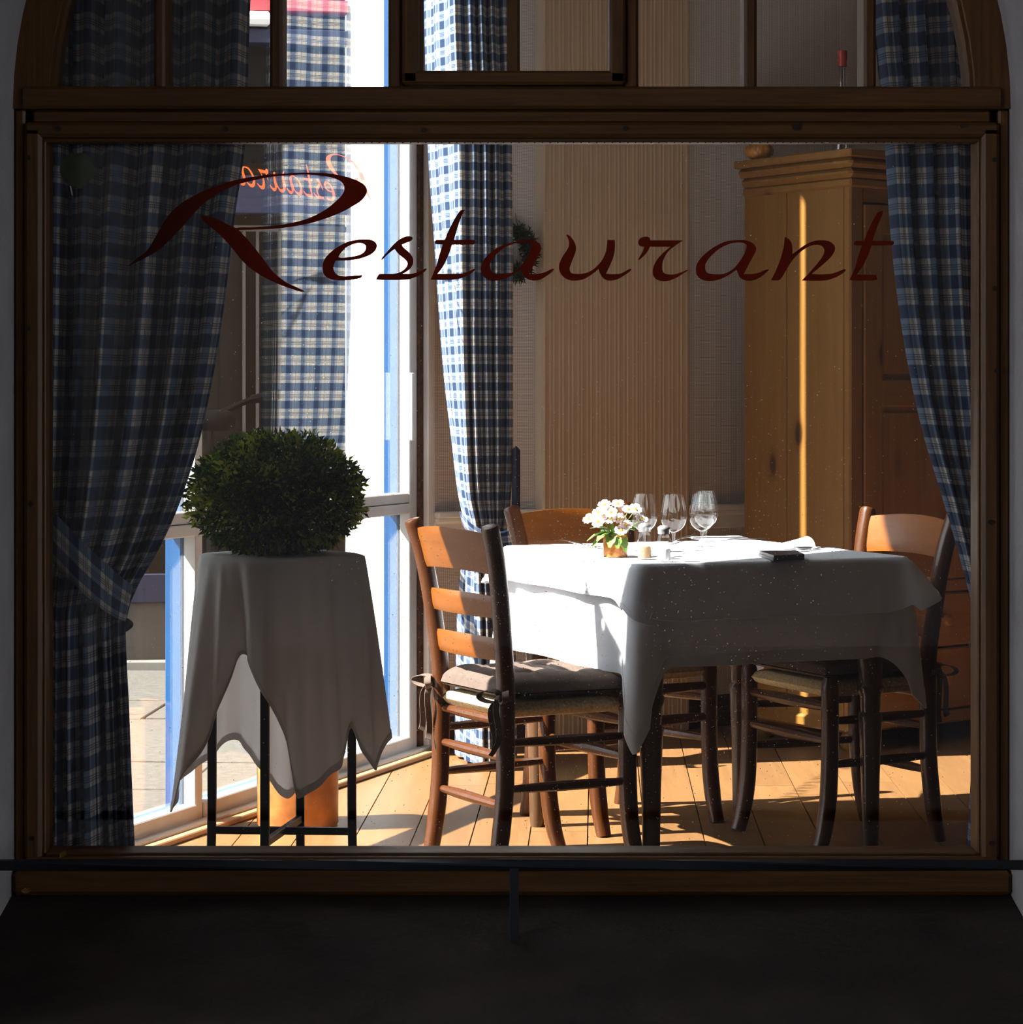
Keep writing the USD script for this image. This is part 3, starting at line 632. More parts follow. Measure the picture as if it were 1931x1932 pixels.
# side window on the street wall
w2 = thing('window_2', 'tall white street window on the left with blue outside frame and orange lettering', kind='structure', loc=tuple(wp(S_MULL, 0, 0)))
def w2p(name, mat_, *b, **k): return part(name, wbox(*b), mat_, w2, **k)
GO = 0.045                                          # depth of the glass behind the inner frame face
for s in (S_NEAR, S_MULL - 0.018, S_FAR):
    w = 0.055 if s != S_MULL - 0.018 else 0.038
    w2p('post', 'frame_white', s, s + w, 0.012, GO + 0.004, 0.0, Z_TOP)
    w2p('outer_post', 'blue_paint', s, s + w, GO + 0.012, GO + 0.062, 0.0, Z_TOP)
for s0, s1 in ((S_NEAR + 0.055, S_MULL - 0.018), (S_MULL + 0.02, S_FAR)):
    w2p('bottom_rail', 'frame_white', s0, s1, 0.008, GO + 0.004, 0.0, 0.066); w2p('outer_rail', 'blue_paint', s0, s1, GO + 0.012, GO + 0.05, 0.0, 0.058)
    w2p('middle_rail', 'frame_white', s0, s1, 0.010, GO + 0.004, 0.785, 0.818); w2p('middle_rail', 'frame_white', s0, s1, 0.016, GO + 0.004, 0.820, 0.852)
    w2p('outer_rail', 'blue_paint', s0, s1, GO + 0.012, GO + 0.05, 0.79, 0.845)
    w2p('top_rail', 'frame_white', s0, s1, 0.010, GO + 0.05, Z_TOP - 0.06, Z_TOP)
    for z0, z1 in ((0.05, 0.80), (0.84, Z_TOP - 0.05)):
        part('pane', wbox(s0 - 0.006, s1 + 0.006, GO + 0.004, GO + 0.008, z0, z1, 0.0001), 'pane_side', w2, smooth=False)
w2p('seal', 'brown_seal', S_FAR + 0.055, S_FAR + 0.092, 0.004, 0.06, 0.0, Z_TOP, label='crumbling brown seal strip')
w2p('post', 'white_paint', S_FAR + 0.092, S_FAR + 0.15, -0.012, 0.06, 0.0, Z_TOP)
w2p('hinge', 'frame_white', S_FAR - 0.004, S_FAR + 0.02, 0.0, 0.014, 1.02, 1.24)
w2p('sill', 'frame_white', S_NEAR, S_END, -0.022, 0.012, 0.0, 0.026)
w2p('sill', 'sill_wood', S_NEAR - 0.6, S_END, -0.052, -0.020, 0.0, 0.016)
# lettering on its outside, read from the street, so mirrored from in here
SC = 0.78 * YF / F
e_s, z_base = 1.265, 1.757          # where its e begins (s), height of the line
def side_letters(x, y, d):
    s = e_s - (x - 610) * SC; z = z_base - (y - 528) * SC * 0.98
    o = GO + 0.0082 + d * 0.0008
    p = W0 + s[:, None] * WD + o[:, None] * WO; return np.column_stack([p, z])
for ch, m in letter_meshes(side_letters):
    part('letter', m, 'vinyl_orange', w2, label=f'orange letter {ch} of the word on the street window', smooth=False)

# ================================================================ outside
pav = thing('pavement', 'sunlit grey concrete pavement slabs beyond the street window', kind='structure', loc=(-3, 8, -0.03))
part('bed', plainbox(-14, 14, -6, 24, -0.14, -0.062), 'asphalt', pav, smooth=False)
SLX, SLY = 0.78, 0.52
c15, s15 = math.cos(0.10), math.sin(0.10)
for a in range(0, 16):
    for b in range(-5, 9):
        off = (b % 2) * 0.36
        u0, v0 = -7.2 + a * SLX + off * 0 + 3.0, 5.6 + b * SLY * 1.0 + 0.0
        u0 += off
        cxy = np.array([u0 + SLX / 2 - 1.8, v0 + SLY / 2])
        rel = cxy - W0
        if rel @ WO < 0.42 or cxy[1] > 10.15 or cxy[0] < -5.4: continue
        m = box(-SLX / 2 + .004, SLX / 2 - .004, -SLY / 2 + .004, SLY / 2 - .004, -0.062, 0 + rnd.uniform(-.003, .003), 0.003)
        part('slab', spin(m, -0.06, (cxy[0], cxy[1], 0)), 'paving', pav, smooth=False)
part('kerb', plainbox(-6, 3, 10.30, 10.55, -0.06, 0.03), 'kerb', pav, smooth=False)
part('slab_strip', wbox(-3.0, 4.0, 0.10, 0.60, -0.062, -0.006, 0.004), 'paving', pav, smooth=False)
YS = 10.6
def sx(px): return (px - CX) / F * YS
def sz(py): return H - (py - HY) / F * YS
shop = thing('shop_front', 'dark brown shop front across the street with navy bands', 'building', (sx(652), YS, 0), math.radians(9.6))
def shp(name, mat_, x0, x1, y0, y1, z0, z1, ch=0.003, **k): return part(name, box(x0, x1, y0, y1, z0, z1, ch), mat_, shop, local=True, **k)
def lx(px): return sx(px) - sx(652)
shp('wall', 'facade_brown', -5, 0, 0, 0.3, sz(1130), 5.2)
shp('plinth', 'facade_plinth', -5, 0, -0.04, 0.3, -0.05, sz(1130))
shp('band', 'navy', -5, 0, -0.06, 0.05, sz(1130), sz(1077), label='navy band above the plinth')
shp('band', 'navy', -5, 0, -0.10, 0.05, sz(408), sz(338), label='navy sign band over the shop window')
shp('band', 'navy', -5, 0, -0.12, 0.05, sz(92), sz(66)); shp('band', 'sign_red', -5, 0, -0.12, 0.05, sz(32), sz(10), label='red band')
shp('lamp', 'sign_white', lx(440), lx(510), -0.2, -0.1, sz(62), sz(38), ch=0.02)
for x0, x1 in ((458, 464), (483, 489), (524, 530)):
    shp('glazing_bar', 'facade_plinth', lx(x0), lx(x1), -0.035, 0.02, sz(1077), sz(430))
shp('glazing_bar', 'facade_plinth', -3.0, 0, -0.035, 0.02, sz(440), sz(428))
# sunlit white house beside it, its face turned towards the sun
hs = thing('white_house', 'bright sunlit white rendered house front across the street', 'building', (sx(652), YS, 0))
m = box(0.0, 1.3, 0.0, 1.4, -0.05, 6.0, 0.005); m = spin(m, -0.62, (sx(652) + .004, YS - .06, 0)); part('wall', m, 'facade_white', hs)
m = box(0.0, 1.31, -0.012, 0.1, -0.05, 0.055, 0.004); m = spin(m, -0.62, (sx(652) + .004, YS - .06, 0)); part('plinth', m, 'kerb', hs)
# street arcade that shades the window: opposite piers, vault, paving
struct('wall_opposite', [plainbox(-7, 9, -3.6, -3.2, -0.1, 3.6)], 'arcade_grey', 'plain grey wall across the arcade behind the viewer')
struct('arcade_ceiling', plainbox(-7, 9, -3.6, 3.8, 3.5, 3.8), 'arcade_grey', 'dark ceiling of the arcade in front of the window')
struct('arcade_floor', plainbox(-9, 9, -3.6, 3.75, -0.16, -0.065), 'asphalt', 'dark paving of the arcade')

# bicycle leaning outside
bk = thing('bicycle', 'black bicycle seen from behind parked outside the street window', 'bicycle', (-1.16, 9.3, -0.03))
bd = np.array([-0.12, 0.993, 0]); bo = np.array([-1.16, 9.3, 0])
def bpt(f, side, z): return bo + bd * f + np.array([0.993, 0.12, 0]) * side + (0, 0, z)
def wheel(f):
    m = trimesh.creation.torus(0.33, 0.017, major_sections=36, minor_sections=8)
    m.apply_transform(trimesh.transformations.rotation_matrix(PI / 2, [1, 0, 0])); m.apply_transform(trimesh.transformations.rotation_matrix(math.atan2(bd[1], bd[0]), [0, 0, 1])); m.apply_translation(bpt(f, 0, 0.32)); return m
for f in (-0.32, 0.72):
    t = part('wheel', wheel(f), 'bike_black', bk)
    part('spokes', [bar(bpt(f, 0, 0.32), bpt(f + 0.32 * math.cos(a), 0, 0.32 + 0.32 * math.sin(a)), 0.0015, 4) for a in np.linspace(0, 2 * PI, 14, endpoint=False)], 'steel', t)
part('frame', [bar(bpt(-0.32, 0, 0.32), bpt(0.08, 0, 0.30), 0.014), bar(bpt(0.08, 0, 0.30), bpt(-0.04, 0, 0.92), 0.016), bar(bpt(-0.32, 0, 0.32), bpt(0.0, 0, 0.80), 0.010), bar(bpt(0.08, 0, 0.30), bpt(0.52, 0, 0.82), 0.016), bar(bpt(0.0, 0, 0.78), bpt(0.50, 0, 0.88), 0.014), bar(bpt(0.72, 0, 0.32), bpt(0.50, 0, 1.0), 0.015)], 'bike_black', bk)
part('seat_post', bar(bpt(-0.03, 0, 0.85), bpt(-0.06, 0, 1.04), 0.013), 'bike_black', bk)
part('saddle', blob([(bpt(-0.17, -0.055, 1.075), 0.040), (bpt(-0.17, 0.055, 1.075), 0.040), (bpt(-0.05, 0.015, 1.085), 0.032), (bpt(-0.17, -0.055, 1.075), 0.040), (bpt(-0.05, 0.0, 1.085), 0.030), (bpt(0.10, 0, 1.08), 0.022)], 0.012, 5), 'bike_black', bk)
hb = part('handlebar', tube([bpt(0.42, -0.30, 1.16), bpt(0.50, -0.15, 1.13), bpt(0.50, 0, 1.10), bpt(0.50, 0.10, 1.13), bpt(0.44, 0.24, 1.17)], 0.012, 8, 24), 'bike_black', bk)
part('grip', bar(bpt(0.46, 0.16, 1.155), bpt(0.43, 0.29, 1.18), 0.019), 'bike_black', hb)
part('stem', bar(bpt(0.50, 0, 0.98), bpt(0.50, 0, 1.12), 0.014), 'bike_black', bk)

# ================================================================ ribbed cream panel on the back wall
pan = thing('ribbed_panel', 'tall cream vertically ribbed panel on the back wall behind the table', 'wall panel', tuple(bp(0.7, 0.03)) + (0,))
def t_of(px, o=0.05):
    r = (px - CX) / F; c = CORNER + BN * o
    return (r * c[1] - c[0]) / (BD[0] - r * BD[1])
T0, T1 = t_of(1025), t_of(1300)
part('backing', bbox(T0, T1, 0.0, 0.045, 0.0, 3.8), 'panel_cream', pan)
nr = 16
for k in range(nr):
    a = T0 + (T1 - T0) * k / nr; b = T0 + (T1 - T0) * (k + 1) / nr
    w = b - a
    sec = [(a + w * .005, .045), (a + w * .005, .0520), (a + w * .10, .0550), (a + w * .20, .0550), (a + w * .30, .0525), (a + w * .62, .0520), (a + w * .72, .0540), (a + w * .84, .0540), (a + w * .995, .0518), (a + w * .995, .045)]
    m = trimesh.creation.extrude_polygon(sg.Polygon(sec), 3.79, engine='earcut'); vv = m.vertices
    q = CORNER + vv[:, :1] * BD + vv[:, 1:2] * BN
    part('slat', trimesh.Trimesh(np.column_stack([q, vv[:, 2] + 0.005]), m.faces[:, ::-1], process=False), 'panel_edge' if k % 2 else 'panel_cream', pan, smooth=25)

# ================================================================ curtains
def curtain_grid(zs, left, right, origin, d, n, width, folds, amp, uniform=0.0, seed=0, cols=150, skew=None, v0=0.0):
    """left(z), right(z): extents along d from origin; pleats of depth amp(z) along n; uv in metres of cloth."""
    u = np.linspace(0, 1, cols); g = np.random.default_rng(seed)
    ph = np.cumsum(0.7 + 0.6 * g.random(folds + 2)); ph = np.interp(u * folds, np.arange(folds + 2), ph - ph[0]) * 2 * PI / 1.0
    rows = []
    for z in zs:
        l, r, a = left(z), right(z), amp(z)
        uu = u + 0.25 / folds * np.sin(2 * PI * folds * u + seed) * 0.3
        s = l + (r - l) * uu
        w = 2.2 * np.abs(np.sin(0.5 * ph + 0.12 * math.sin(z * 3 + seed))) ** 0.75 - 1.4 + 0.28 * np.sin(2.1 * ph + 1.3 * math.sin(1.7 * z + 1)) + 0.2 * np.sin(0.37 * ph + 2 * z)
        o = a * w * (0.8 + 0.4 * np.interp(u * 7, np.arange(8), np.random.default_rng(seed + 5).random(8)))
        rows.append(np.column_stack([origin[0] + d[0] * s + n[0] * o, origin[1] + d[1] * s + n[1] * o, np.full(cols, z)]))
    P = np.array(rows)
    vv = np.vstack([np.zeros((1, cols)), np.cumsum(np.linalg.norm(np.diff(P, axis=0), axis=2), 0)])
    k_ = np.ones(41) / 41; sm_ = np.array([np.convolve(np.pad(r, 20, mode='edge'), k_, 'valid') for r in vv]); vv = v0 + sm_
    uvs = np.stack([np.repeat(u[None] * width, len(zs), 0), vv], -1)
    return P, uvs

def cloth_uv(P, uvs, th=0.0015):
    m = thick_cloth(P, th); return m, np.vstack([uvs.reshape(-1, 2)] * 2)

def pw(points, Y):
    """pixel points (x, y) at depth Y -> function of height giving X."""
    q = sorted((fz(y, Y), fx(x, Y)) for x, y in points)
    f = PchipInterpolator([a for a, _ in q], [b for _, b in q], extrapolate=True)
    lo, hi = q[0][0], q[-1][0]
    return lambda z: float(f(min(max(z, lo), hi)))

# left front curtain, gathered by a band
YC = 4.53
lc = thing('curtain', 'blue plaid curtain on the left of the window, gathered by a slanting band', 'curtain', (fx(200, YC), YC, 0))
left_e = pw([(60, -200), (62, 400), (64, 900), (66, 1180), (62, 1700)], YC)
right_e = pw([(482, -220), (470, 0), (461, 265), (443, 400), (420, 600), (388, 790), (345, 940), (300, 1040), (262, 1105), (239, 1172), (241, 1230), (248, 1330), (254, 1460), (264, 1700)], YC)
zt = fz(1172, YC)
amp = lambda z: 0.056 - 0.030 * math.exp(-((z - zt) / 0.16) ** 2)
P, U = curtain_grid(np.concatenate([np.linspace(2.75, zt, 120), np.linspace(zt - .01, 0.02, 60)]), left_e, right_e, (0, YC), (1, 0), (0, -1), 1.10, 6, amp, seed=3, cols=240)
m, uv = cloth_uv(P, U); part('cloth', m, 'plaid_blue', lc, uv=uv)
def band(pts_a, pts_b, Y, bow, width_uv, parent, name='tie_band', rows=8):
    """A strip between an upper and a lower edge given in pixels."""
    A, B = np.array(pts_a, float), np.array(pts_b, float); n = 40
    s = np.linspace(0, 1, n)
    fa, fb = CubicSpline(np.linspace(0, 1, len(A)), A)(s), CubicSpline(np.linspace(0, 1, len(B)), B)(s)
    G = []
    for r in np.linspace(0, 1, rows):
        q = fa * (1 - r) + fb * r; yy = Y - bow * np.sin(PI * np.clip(s, 0, 1)) ** 0.5 - 0.004 * math.sin(PI * r)
        G.append(np.column_stack([(q[:, 0] - CX) / F * yy, yy, H - (q[:, 1] - HY) / F * yy]))
    G = np.array(G)
    len_ = np.concatenate([[0], np.cumsum(np.linalg.norm(np.diff(G[0], axis=0), axis=1))])
    uvs = np.stack([np.repeat(np.linspace(0, width_uv, rows)[:, None], n, 1), np.repeat(len_[None], rows, 0)], -1)
    m, uv = cloth_uv(G, uvs, 0.004); return part(name, m, 'plaid_blue', parent, uv=uv)
band([(66, 930), (120, 985), (180, 1045), (252, 1108)], [(66, 1030), (120, 1082), (180, 1140), (236, 1172)], YC - 0.015, 0.05, 0.10, lc)
m = blob([(at(236, 1172, YC + .02), 0.008), (at(243, 1178, YC + .02), 0.009), (at(236, 1186, YC + .02), 0.007)], 0.004, 3); part('tie_knot', m, 'navy', lc)

# right front curtain
rc = thing('curtain', 'blue plaid curtain on the right of the window, swept back to the frame', 'curtain', (fx(1800, YC), YC, 0))
left_e = pw([(1646, -220), (1656, 0), (1680, 265), (1691, 450), (1710, 620), (1744, 800), (1790, 960), (1828, 1100), (1850, 1205), (1846, 1300), (1839, 1450), (1822, 1700)], YC)
right_e = pw([(1905, -220), (1905, 700), (1905, 1200), (1905, 1700)], YC)
zt2 = fz(1205, YC)
amp = lambda z: 0.026 - 0.012 * math.exp(-((z - zt2) / 0.2) ** 2)
P, U = curtain_grid(np.concatenate([np.linspace(2.75, zt2, 120), np.linspace(zt2 - .01, 0.02, 60)]), left_e, right_e, (0, YC), (1, 0), (0, -1), 0.62, 5, amp, seed=11, cols=150)
m, uv = cloth_uv(P, U); part('cloth', m, 'plaid_blue', rc, uv=uv)
band([(1836, 1095), (1850, 1140), (1862, 1180), (1880, 1200)], [(1846, 1170), (1852, 1195), (1860, 1210), (1880, 1235)], YC - 0.02, 0.03, 0.08, rc)
part('tie_end', blob([(at(1848, 1200, YC - .03), 0.006), (at(1838, 1216, YC - .03), 0.010), (at(1850, 1232, YC - .03), 0.006)], 0.004, 3), 'navy', rc)

# back curtain by the corner of the street window
YB = 7.50
bc = thing('curtain', 'blue plaid curtain at the far corner beside the street window, half in sun', 'curtain', (fx(890, YB), YB, 0))
def pxz(points):
    q = sorted((fz(y, YB), x) for x, y in points); f = PchipInterpolator([a for a, _ in q], [b for _, b in q]); lo, hi = q[0][0], q[-1][0]
    return lambda z: float(f(min(max(z, lo), hi)))
left_e = pxz([(798, -300), (801, 0), (808, 265), (820, 450), (837, 700), (853, 840), (864, 930), (876, 985), (884, 1010), (872, 1060), (862, 1200), (858, 1450), (856, 1600)])
knee_e = pxz([(856, -300), (858, 0), (866, 265), (870, 600), (876, 800), (884, 930), (898, 1005), (900, 1060), (905, 1300), (908, 1600)])
right_e = pxz([(958, -300), (958, 0), (966, 265), (968, 600), (968, 800), (966, 900), (960, 980), (955, 1012), (962, 1060), (972, 1200), (976, 1450), (978, 1600)])
zk = fz(1005, YB); cols = 220; u = np.linspace(0, 1, cols); uk = 0.40
rows = []
for z in np.concatenate([np.linspace(3.2, zk, 120), np.linspace(zk - .005, 0.012, 60)]):
    g_ = 1 - 0.55 * math.exp(-((z - zk) / 0.16) ** 2)
    YA, YK, YR = YB + 0.02 + 0.24 * g_, YB - 0.035, YB + 0.03
    A2, K2, R2_ = [np.array([(p - CX) / F * y_, y_]) for p, y_ in ((left_e(z), YA), (knee_e(z), YK), (right_e(z), YR))]
    a_ = np.clip(u / uk, 0, 1)[:, None]; b_ = np.clip((u - uk) / (1 - uk), 0, 1)[:, None]
    q = A2 + (K2 - A2) * a_ + (R2_ - K2) * b_
    k_ = 1 / (1 + np.exp(-(u - uk) / 0.03))
    n1 = np.array([-0.9, -0.4]); n2 = np.array([0.0, -1.0])
    w1 = 0.007 * np.sin(2 * PI * 2.2 * u / uk + 1 + .3 * z) * np.clip(np.minimum(u, uk - u) / 0.06, 0, 1)
    w2 = 0.021 * g_ * np.sin(2 * PI * 4.6 * (u - uk) / (1 - uk) + 0.4 * math.sin(2 * z)) * np.clip((u - uk) / 0.08, 0, 1) + 0.007 * np.sin(u * 61 + z)*(u > uk)
    q = q + n1 * (w1 * (1 - k_))[:, None] + n2 * (w2 * k_)[:, None]
    rows.append(np.column_stack([q, np.full(cols, z)]))
P = np.array(rows)
vv = np.vstack([np.zeros((1, cols)), np.cumsum(np.linalg.norm(np.diff(P, axis=0), axis=2), 0)])
uu_ = np.concatenate([[0], np.cumsum(np.linalg.norm(np.diff(P[20], axis=0), axis=1))])
U = np.stack([np.repeat(uu_[None], len(P), 0), vv], -1)
m, uv = cloth_uv(P, U); part('cloth', m, 'plaid_blue', bc, uv=uv)
band([(868, 965), (890, 988), (920, 1002), (962, 1000)], [(874, 990), (894, 1015), (922, 1030), (966, 1032)], YB - 0.05, 0.05, 0.08, bc)
part('tie_end', box(*sorted((fx(966, YB), fx(982, YB))), YB + 0.0, YB + 0.05, fz(1000, YB), fz(842, YB), 0.012), 'navy', bc, label='dark navy hanging end of the tie')
# a short cafe curtain on a rod across the near end of the street window
nc = thing('cafe_curtain', 'short blue plaid cafe curtain on a rod at the near end of the street window', 'curtain', tuple(wp(-0.7, -0.06, 0)))
n_o = wp(0.0, -0.06, 0)[:2]
NE = PchipInterpolator([1.10, 1.3, 1.45, 1.6, 1.84, 2.06], [-0.80, -0.80, -0.73, -0.65, -0.53, -0.44])
NL = PchipInterpolator([1.10, 1.3, 1.6, 2.06], [-1.02, -1.01, -1.02, -1.05])
amp = lambda z: 0.016
P, U = curtain_grid(np.linspace(2.06, 1.10, 70), lambda z: float(NL(z)), lambda z: float(NE(z)), n_o, WD, -WO, 0.9, 8, amp, seed=31, cols=150)
m, uv = cloth_uv(P, U); part('cloth', m, 'plaid_blue', nc, uv=uv)
part('rod', bar(wp(-1.08, -0.06, 2.065), wp(-0.40, -0.06, 2.065), 0.007), 'stand_metal', nc)

# ================================================================ wardrobe
wc = np.array([1.105, 7.86]); wfx = np.array([0.80, 0.60]); wbk = np.array([-0.60, 0.80])
WR = math.atan2(wfx[1], wfx[0])
wd_ = thing('wardrobe', 'tall pine wardrobe with moulded cornice in the right-hand corner', 'wardrobe', (wc[0], wc[1], 0), WR)
def wq(a, b, c, d, e, f, ch=0.003): return box(a, b, c, d, e, f, ch)
def wpart(name, mat_, *b, parent=None, ch=0.003, **k): return part(name, box(*b, ch), mat_, parent or wd_, local=True, **k)
WW, WDp, ZB, ZT = 1.15, 0.51, 0.075, 1.86
wpart('back_panel', 'pine', 0.02, WW - 0.02, WDp - 0.015, WDp, ZB, ZT)
wpart('side_plank', 'pine', 0.0, 0.022, 0.030, 0.298, ZB, ZT, ch=0.002); wpart('side_plank', 'pine', 0.0, 0.022, 0.301, WDp, ZB, ZT, ch=0.002)
wpart('side_plank', 'pine', WW - 0.022, WW, 0.03, WDp, ZB, ZT)
wpart('corner_post', 'pine', -0.002, 0.058, -0.004, 0.030, ZB, ZT, ch=0.006); wpart('corner_post', 'pine', WW - 0.058, WW + 0.002, -0.004, 0.03, ZB, ZT, ch=0.006)
wpart('shelf', 'pine_x', 0.02, WW - 0.02, 0.03, WDp - 0.02, 0.50, 0.525)
wpart('rail', 'pine_x', 0.058, WW - 0.058, 0.0, 0.03, 0.505, 0.545); wpart('rail', 'pine_x', 0.058, WW - 0.058, 0.0, 0.03, 1.80, ZT); wpart('rail', 'pine_x', 0.058, WW - 0.058, 0.0, 0.03, ZB, 0.105)
for x0, x1 in ((0.060, 0.573), (0.577, WW - 0.060)):
    d = wpart('door', 'pine', x0, x1, 0.006, 0.022, 0.55, 1.795)
    for b in ((x0, x0 + 0.085, -0.008, 0.012, 0.55, 1.795), (x1 - 0.085, x1, -0.008, 0.012, 0.55, 1.795)):
        wpart('stile', 'pine', *b, parent=d, ch=0.004)
    for b in ((x0 + .085, x1 - .085, -0.008, 0.012, 0.55, 0.65), (x0 + .085, x1 - .085, -0.008, 0.012, 1.13, 1.22), (x0 + .085, x1 - .085, -0.008, 0.012, 1.70, 1.795)):
        wpart('rail', 'pine_x', *b, parent=d, ch=0.004)
    for z0, z1 in ((0.655, 1.125), (1.225, 1.695)):
        wpart('panel', 'pine', x0 + .092, x1 - .092, 0.0, 0.01, z0 + .012, z1 - .012, parent=d, ch=0.006)
for z0, z1 in ((0.11, 0.315), (0.322, 0.50)):
    for x0, x1 in ((0.062, 0.572), (0.578, WW - 0.062)):
        d = wpart('drawer', 'pine_x', x0, x1, -0.006, 0.03, z0, z1, ch=0.005)
        for xk in (x0 + 0.14, x1 - 0.14):
            k = lathe([(0, 0), (0.008, 0), (0.008, 0.012), (0.018, 0.018), (0.019, 0.026), (0.012, 0.033), (0, 0.034)], 16)
            k.apply_transform(trimesh.transformations.rotation_matrix(PI / 2, [1, 0, 0])); k.apply_translation((xk, -0.006, (z0 + z1) / 2)); part('knob', k, 'pine_x', d, local=True)
wpart('plinth_moulding', 'pine_x', -0.012, WW + 0.012, -0.016, WDp, ZB - 0.012, ZB + 0.03, ch=0.008)
for i, (a, b, c, e) in enumerate(((-0.010, ZT - 0.012, ZT + 0.018, 0.006), (-0.022, ZT + 0.018, ZT + 0.05, 0.012), (-0.036, ZT + 0.05, ZT + 0.082, 0.012), (-0.05, ZT + 0.082, ZT + 0.108, 0.004))):
    wpart('cornice', 'pine_x', a, WW - a, a - 0.004, WDp + 0.0, b, c, ch=e)
for x, y in ((0.05, 0.04), (WW - 0.05, 0.04), (0.05, WDp - 0.05), (WW - 0.05, WDp - 0.05)):
    part('foot', lathe([(0, 0), (0.028, 0), (0.040, 0.018), (0.042, 0.034), (0.032, 0.056), (0.026, 0.064), (0, 0.066)], 20, (x, y, 0)), 'pine', wd_, local=True)
# a pumpkin and a bottle on top of it
ZW = ZT + 0.108
def wpos(a, b): q = wc + wfx * a + wbk * b; return np.array([q[0], q[1], ZW])
pc = wpos(-0.012, 0.40) ; pc[:2] = at(1433, 285, 8.20)[:2]
pk = thing('pumpkin', 'small glossy orange pumpkin on the left end of the wardrobe cornice', 'pumpkin', tuple(pc))
th, ph_ = np.meshgrid(np.linspace(0.001, PI - 0.001, 24), np.linspace(0, 2 * PI, 64, endpoint=False), indexing='ij')
rr = 0.050 * (1 - 0.07 * np.abs(np.cos(5 * ph_)) ** 6 * np.sin(th))
G = np.stack([rr * np.sin(th) ** 0.8 * np.cos(ph_), rr * np.sin(th) ** 0.8 * np.sin(ph_), 0.031 - 0.031 * -np.cos(th) * (1 - 0.25 * np.exp(-(np.sin(th) / 0.3) ** 2))], -1)
part('flesh', grid_mesh(G, True, flip=True), 'pumpkin_orange', pk, smooth=True, local=True)
part('stalk', tube([(0, 0, 0.05), (0.002, 0, 0.064), (0.008, 0.003, 0.074)], 0.0055, 7, 8), 'pumpkin_stem', pk, local=True)
bq = at(1590, 200, 8.15); bq[2] = ZW
bt = thing('bottle', 'tall clear bottle with a red cap on the wardrobe', 'bottle', tuple(bq))
part('glass', lathe([(0, 0), (0.034, 0), (0.036, 0.01), (0.036, 0.17), (0.030, 0.20), (0.016, 0.235), (0.0135, 0.26), (0.0135, 0.325), (0.0115, 0.325), (0.0115, 0.26), (0.014, 0.235), (0.028, 0.20), (0.034, 0.17), (0.034, 0.012), (0, 0.01)], 28), 'table_glass', bt, local=True, smooth=40)
part('cap', lathe([(0, 0.312), (0.0150, 0.312), (0.0150, 0.335), (0.0162, 0.338), (0.0162, 0.362), (0.015, 0.366), (0, 0.367)], 24), 'cap_red', bt, local=True)
# sprigs hung on the wallpaper behind the back curtain
_q = bp(t_of(970, 0.03), 0.03); wq0 = np.array([_q[0], _q[1], fz(476, _q[1])]); wu = np.array([BD[0], BD[1], 0.0]); wv = np.array([BN[0], BN[1], 0.0])
wr = thing('wreath', 'small dark evergreen wreath on the wallpaper, half hidden by the far curtain', 'wreath', tuple(wq0))
part('wire', tube([wq0 + wu * .006 + (0, 0, 0.13), wq0 + wu * .012 + (0, 0, 0.10), wq0 + wu * .022 + (0, 0, 0.055)], 0.0012, 5), 'stem_brown', wr)

def leaf_cloud(centers, dirs, size, rng_, wid=0.42, bend=0.25):
    """Small folded leaves: two quads each along the midrib."""
    n = len(centers); L_ = size * (0.7 + 0.6 * rng_.random(n))
    d = dirs / np.linalg.norm(dirs, axis=1, keepdims=True)
    r = rng_.normal(size=(n, 3)); a = np.cross(d, r); a /= np.linalg.norm(a, axis=1, keepdims=True); b = np.cross(a, d)
    base, tip = centers, centers + d * L_[:, None] - b * (L_ * bend)[:, None]
    mid = centers + d * (L_ * 0.5)[:, None]
    l, r2 = mid + a * (L_ * wid / 2)[:, None] + b * (L_ * 0.08)[:, None], mid - a * (L_ * wid / 2)[:, None] + b * (L_ * 0.08)[:, None]
    V = np.stack([base, l, tip, r2, mid], 1).reshape(-1, 3)
    f = np.array([[0, 4, 1], [1, 4, 2], [0, 3, 4], [3, 2, 4]]); Fc = (np.arange(n)[:, None, None] * 5 + f[None]).reshape(-1, 3)
    return trimesh.Trimesh(V, Fc, process=False)
ring = np.linspace(0, 2 * PI, 9)
part('ring', tube([wq0 + wu * 0.055 * math.cos(a) + (0, 0, 0.07 * math.sin(a)) for a in ring], 0.004, 6, 40), 'stem_brown', wr)
n = 1800; a = np.concatenate([rng.normal(-1.2, 0.35, 600), rng.normal(0.5, 0.5, 700), rng.normal(2.5, 0.6, 500)])
cen = wq0 + wu * 0.055 * np.cos(a)[:, None] + np.array([0, 0, 0.07]) * np.sin(a)[:, None] + rng.normal(0, 0.008, (n, 3)) + wv * 0.012
part('needles', leaf_cloud(cen, rng.normal(size=(n, 3)), 0.028, rng, 0.2), 'box_leaf', wr, kind='stuff', smooth=False)

# ================================================================ table with its cloths
TFL, tx = np.array([0.301, 5.769]), np.array([math.cos(0.4048), math.sin(0.4048)]); ty = np.array([-tx[1], tx[0]])
TW, TD, TZ = 0.771, 0.838, 0.755
TR = math.atan2(tx[1], tx[0]); tcen = TFL + tx * TW / 2 + ty * TD / 2
tb = thing('dining_table', 'square wooden dining table with turned legs under white cloths', 'table', (tcen[0], tcen[1], 0), TR)
part('tabletop', box(-TW / 2 + .012, TW / 2 - .012, -TD / 2 + .012, TD / 2 - .012, 0.722, 0.749, 0.006), 'table_wood', tb, local=True)
for b in ((-TW/2+.07, TW/2-.07, -TD/2+.05, -TD/2+.07), (-TW/2+.07, TW/2-.07, TD/2-.07, TD/2-.05), (-TW/2+.05, -TW/2+.07, -TD/2+.07, TD/2-.07), (TW/2-.07, TW/2-.05, -TD/2+.07, TD/2-.07)):
    part('apron', box(*b, 0.635, 0.722), 'table_wood', tb, local=True)
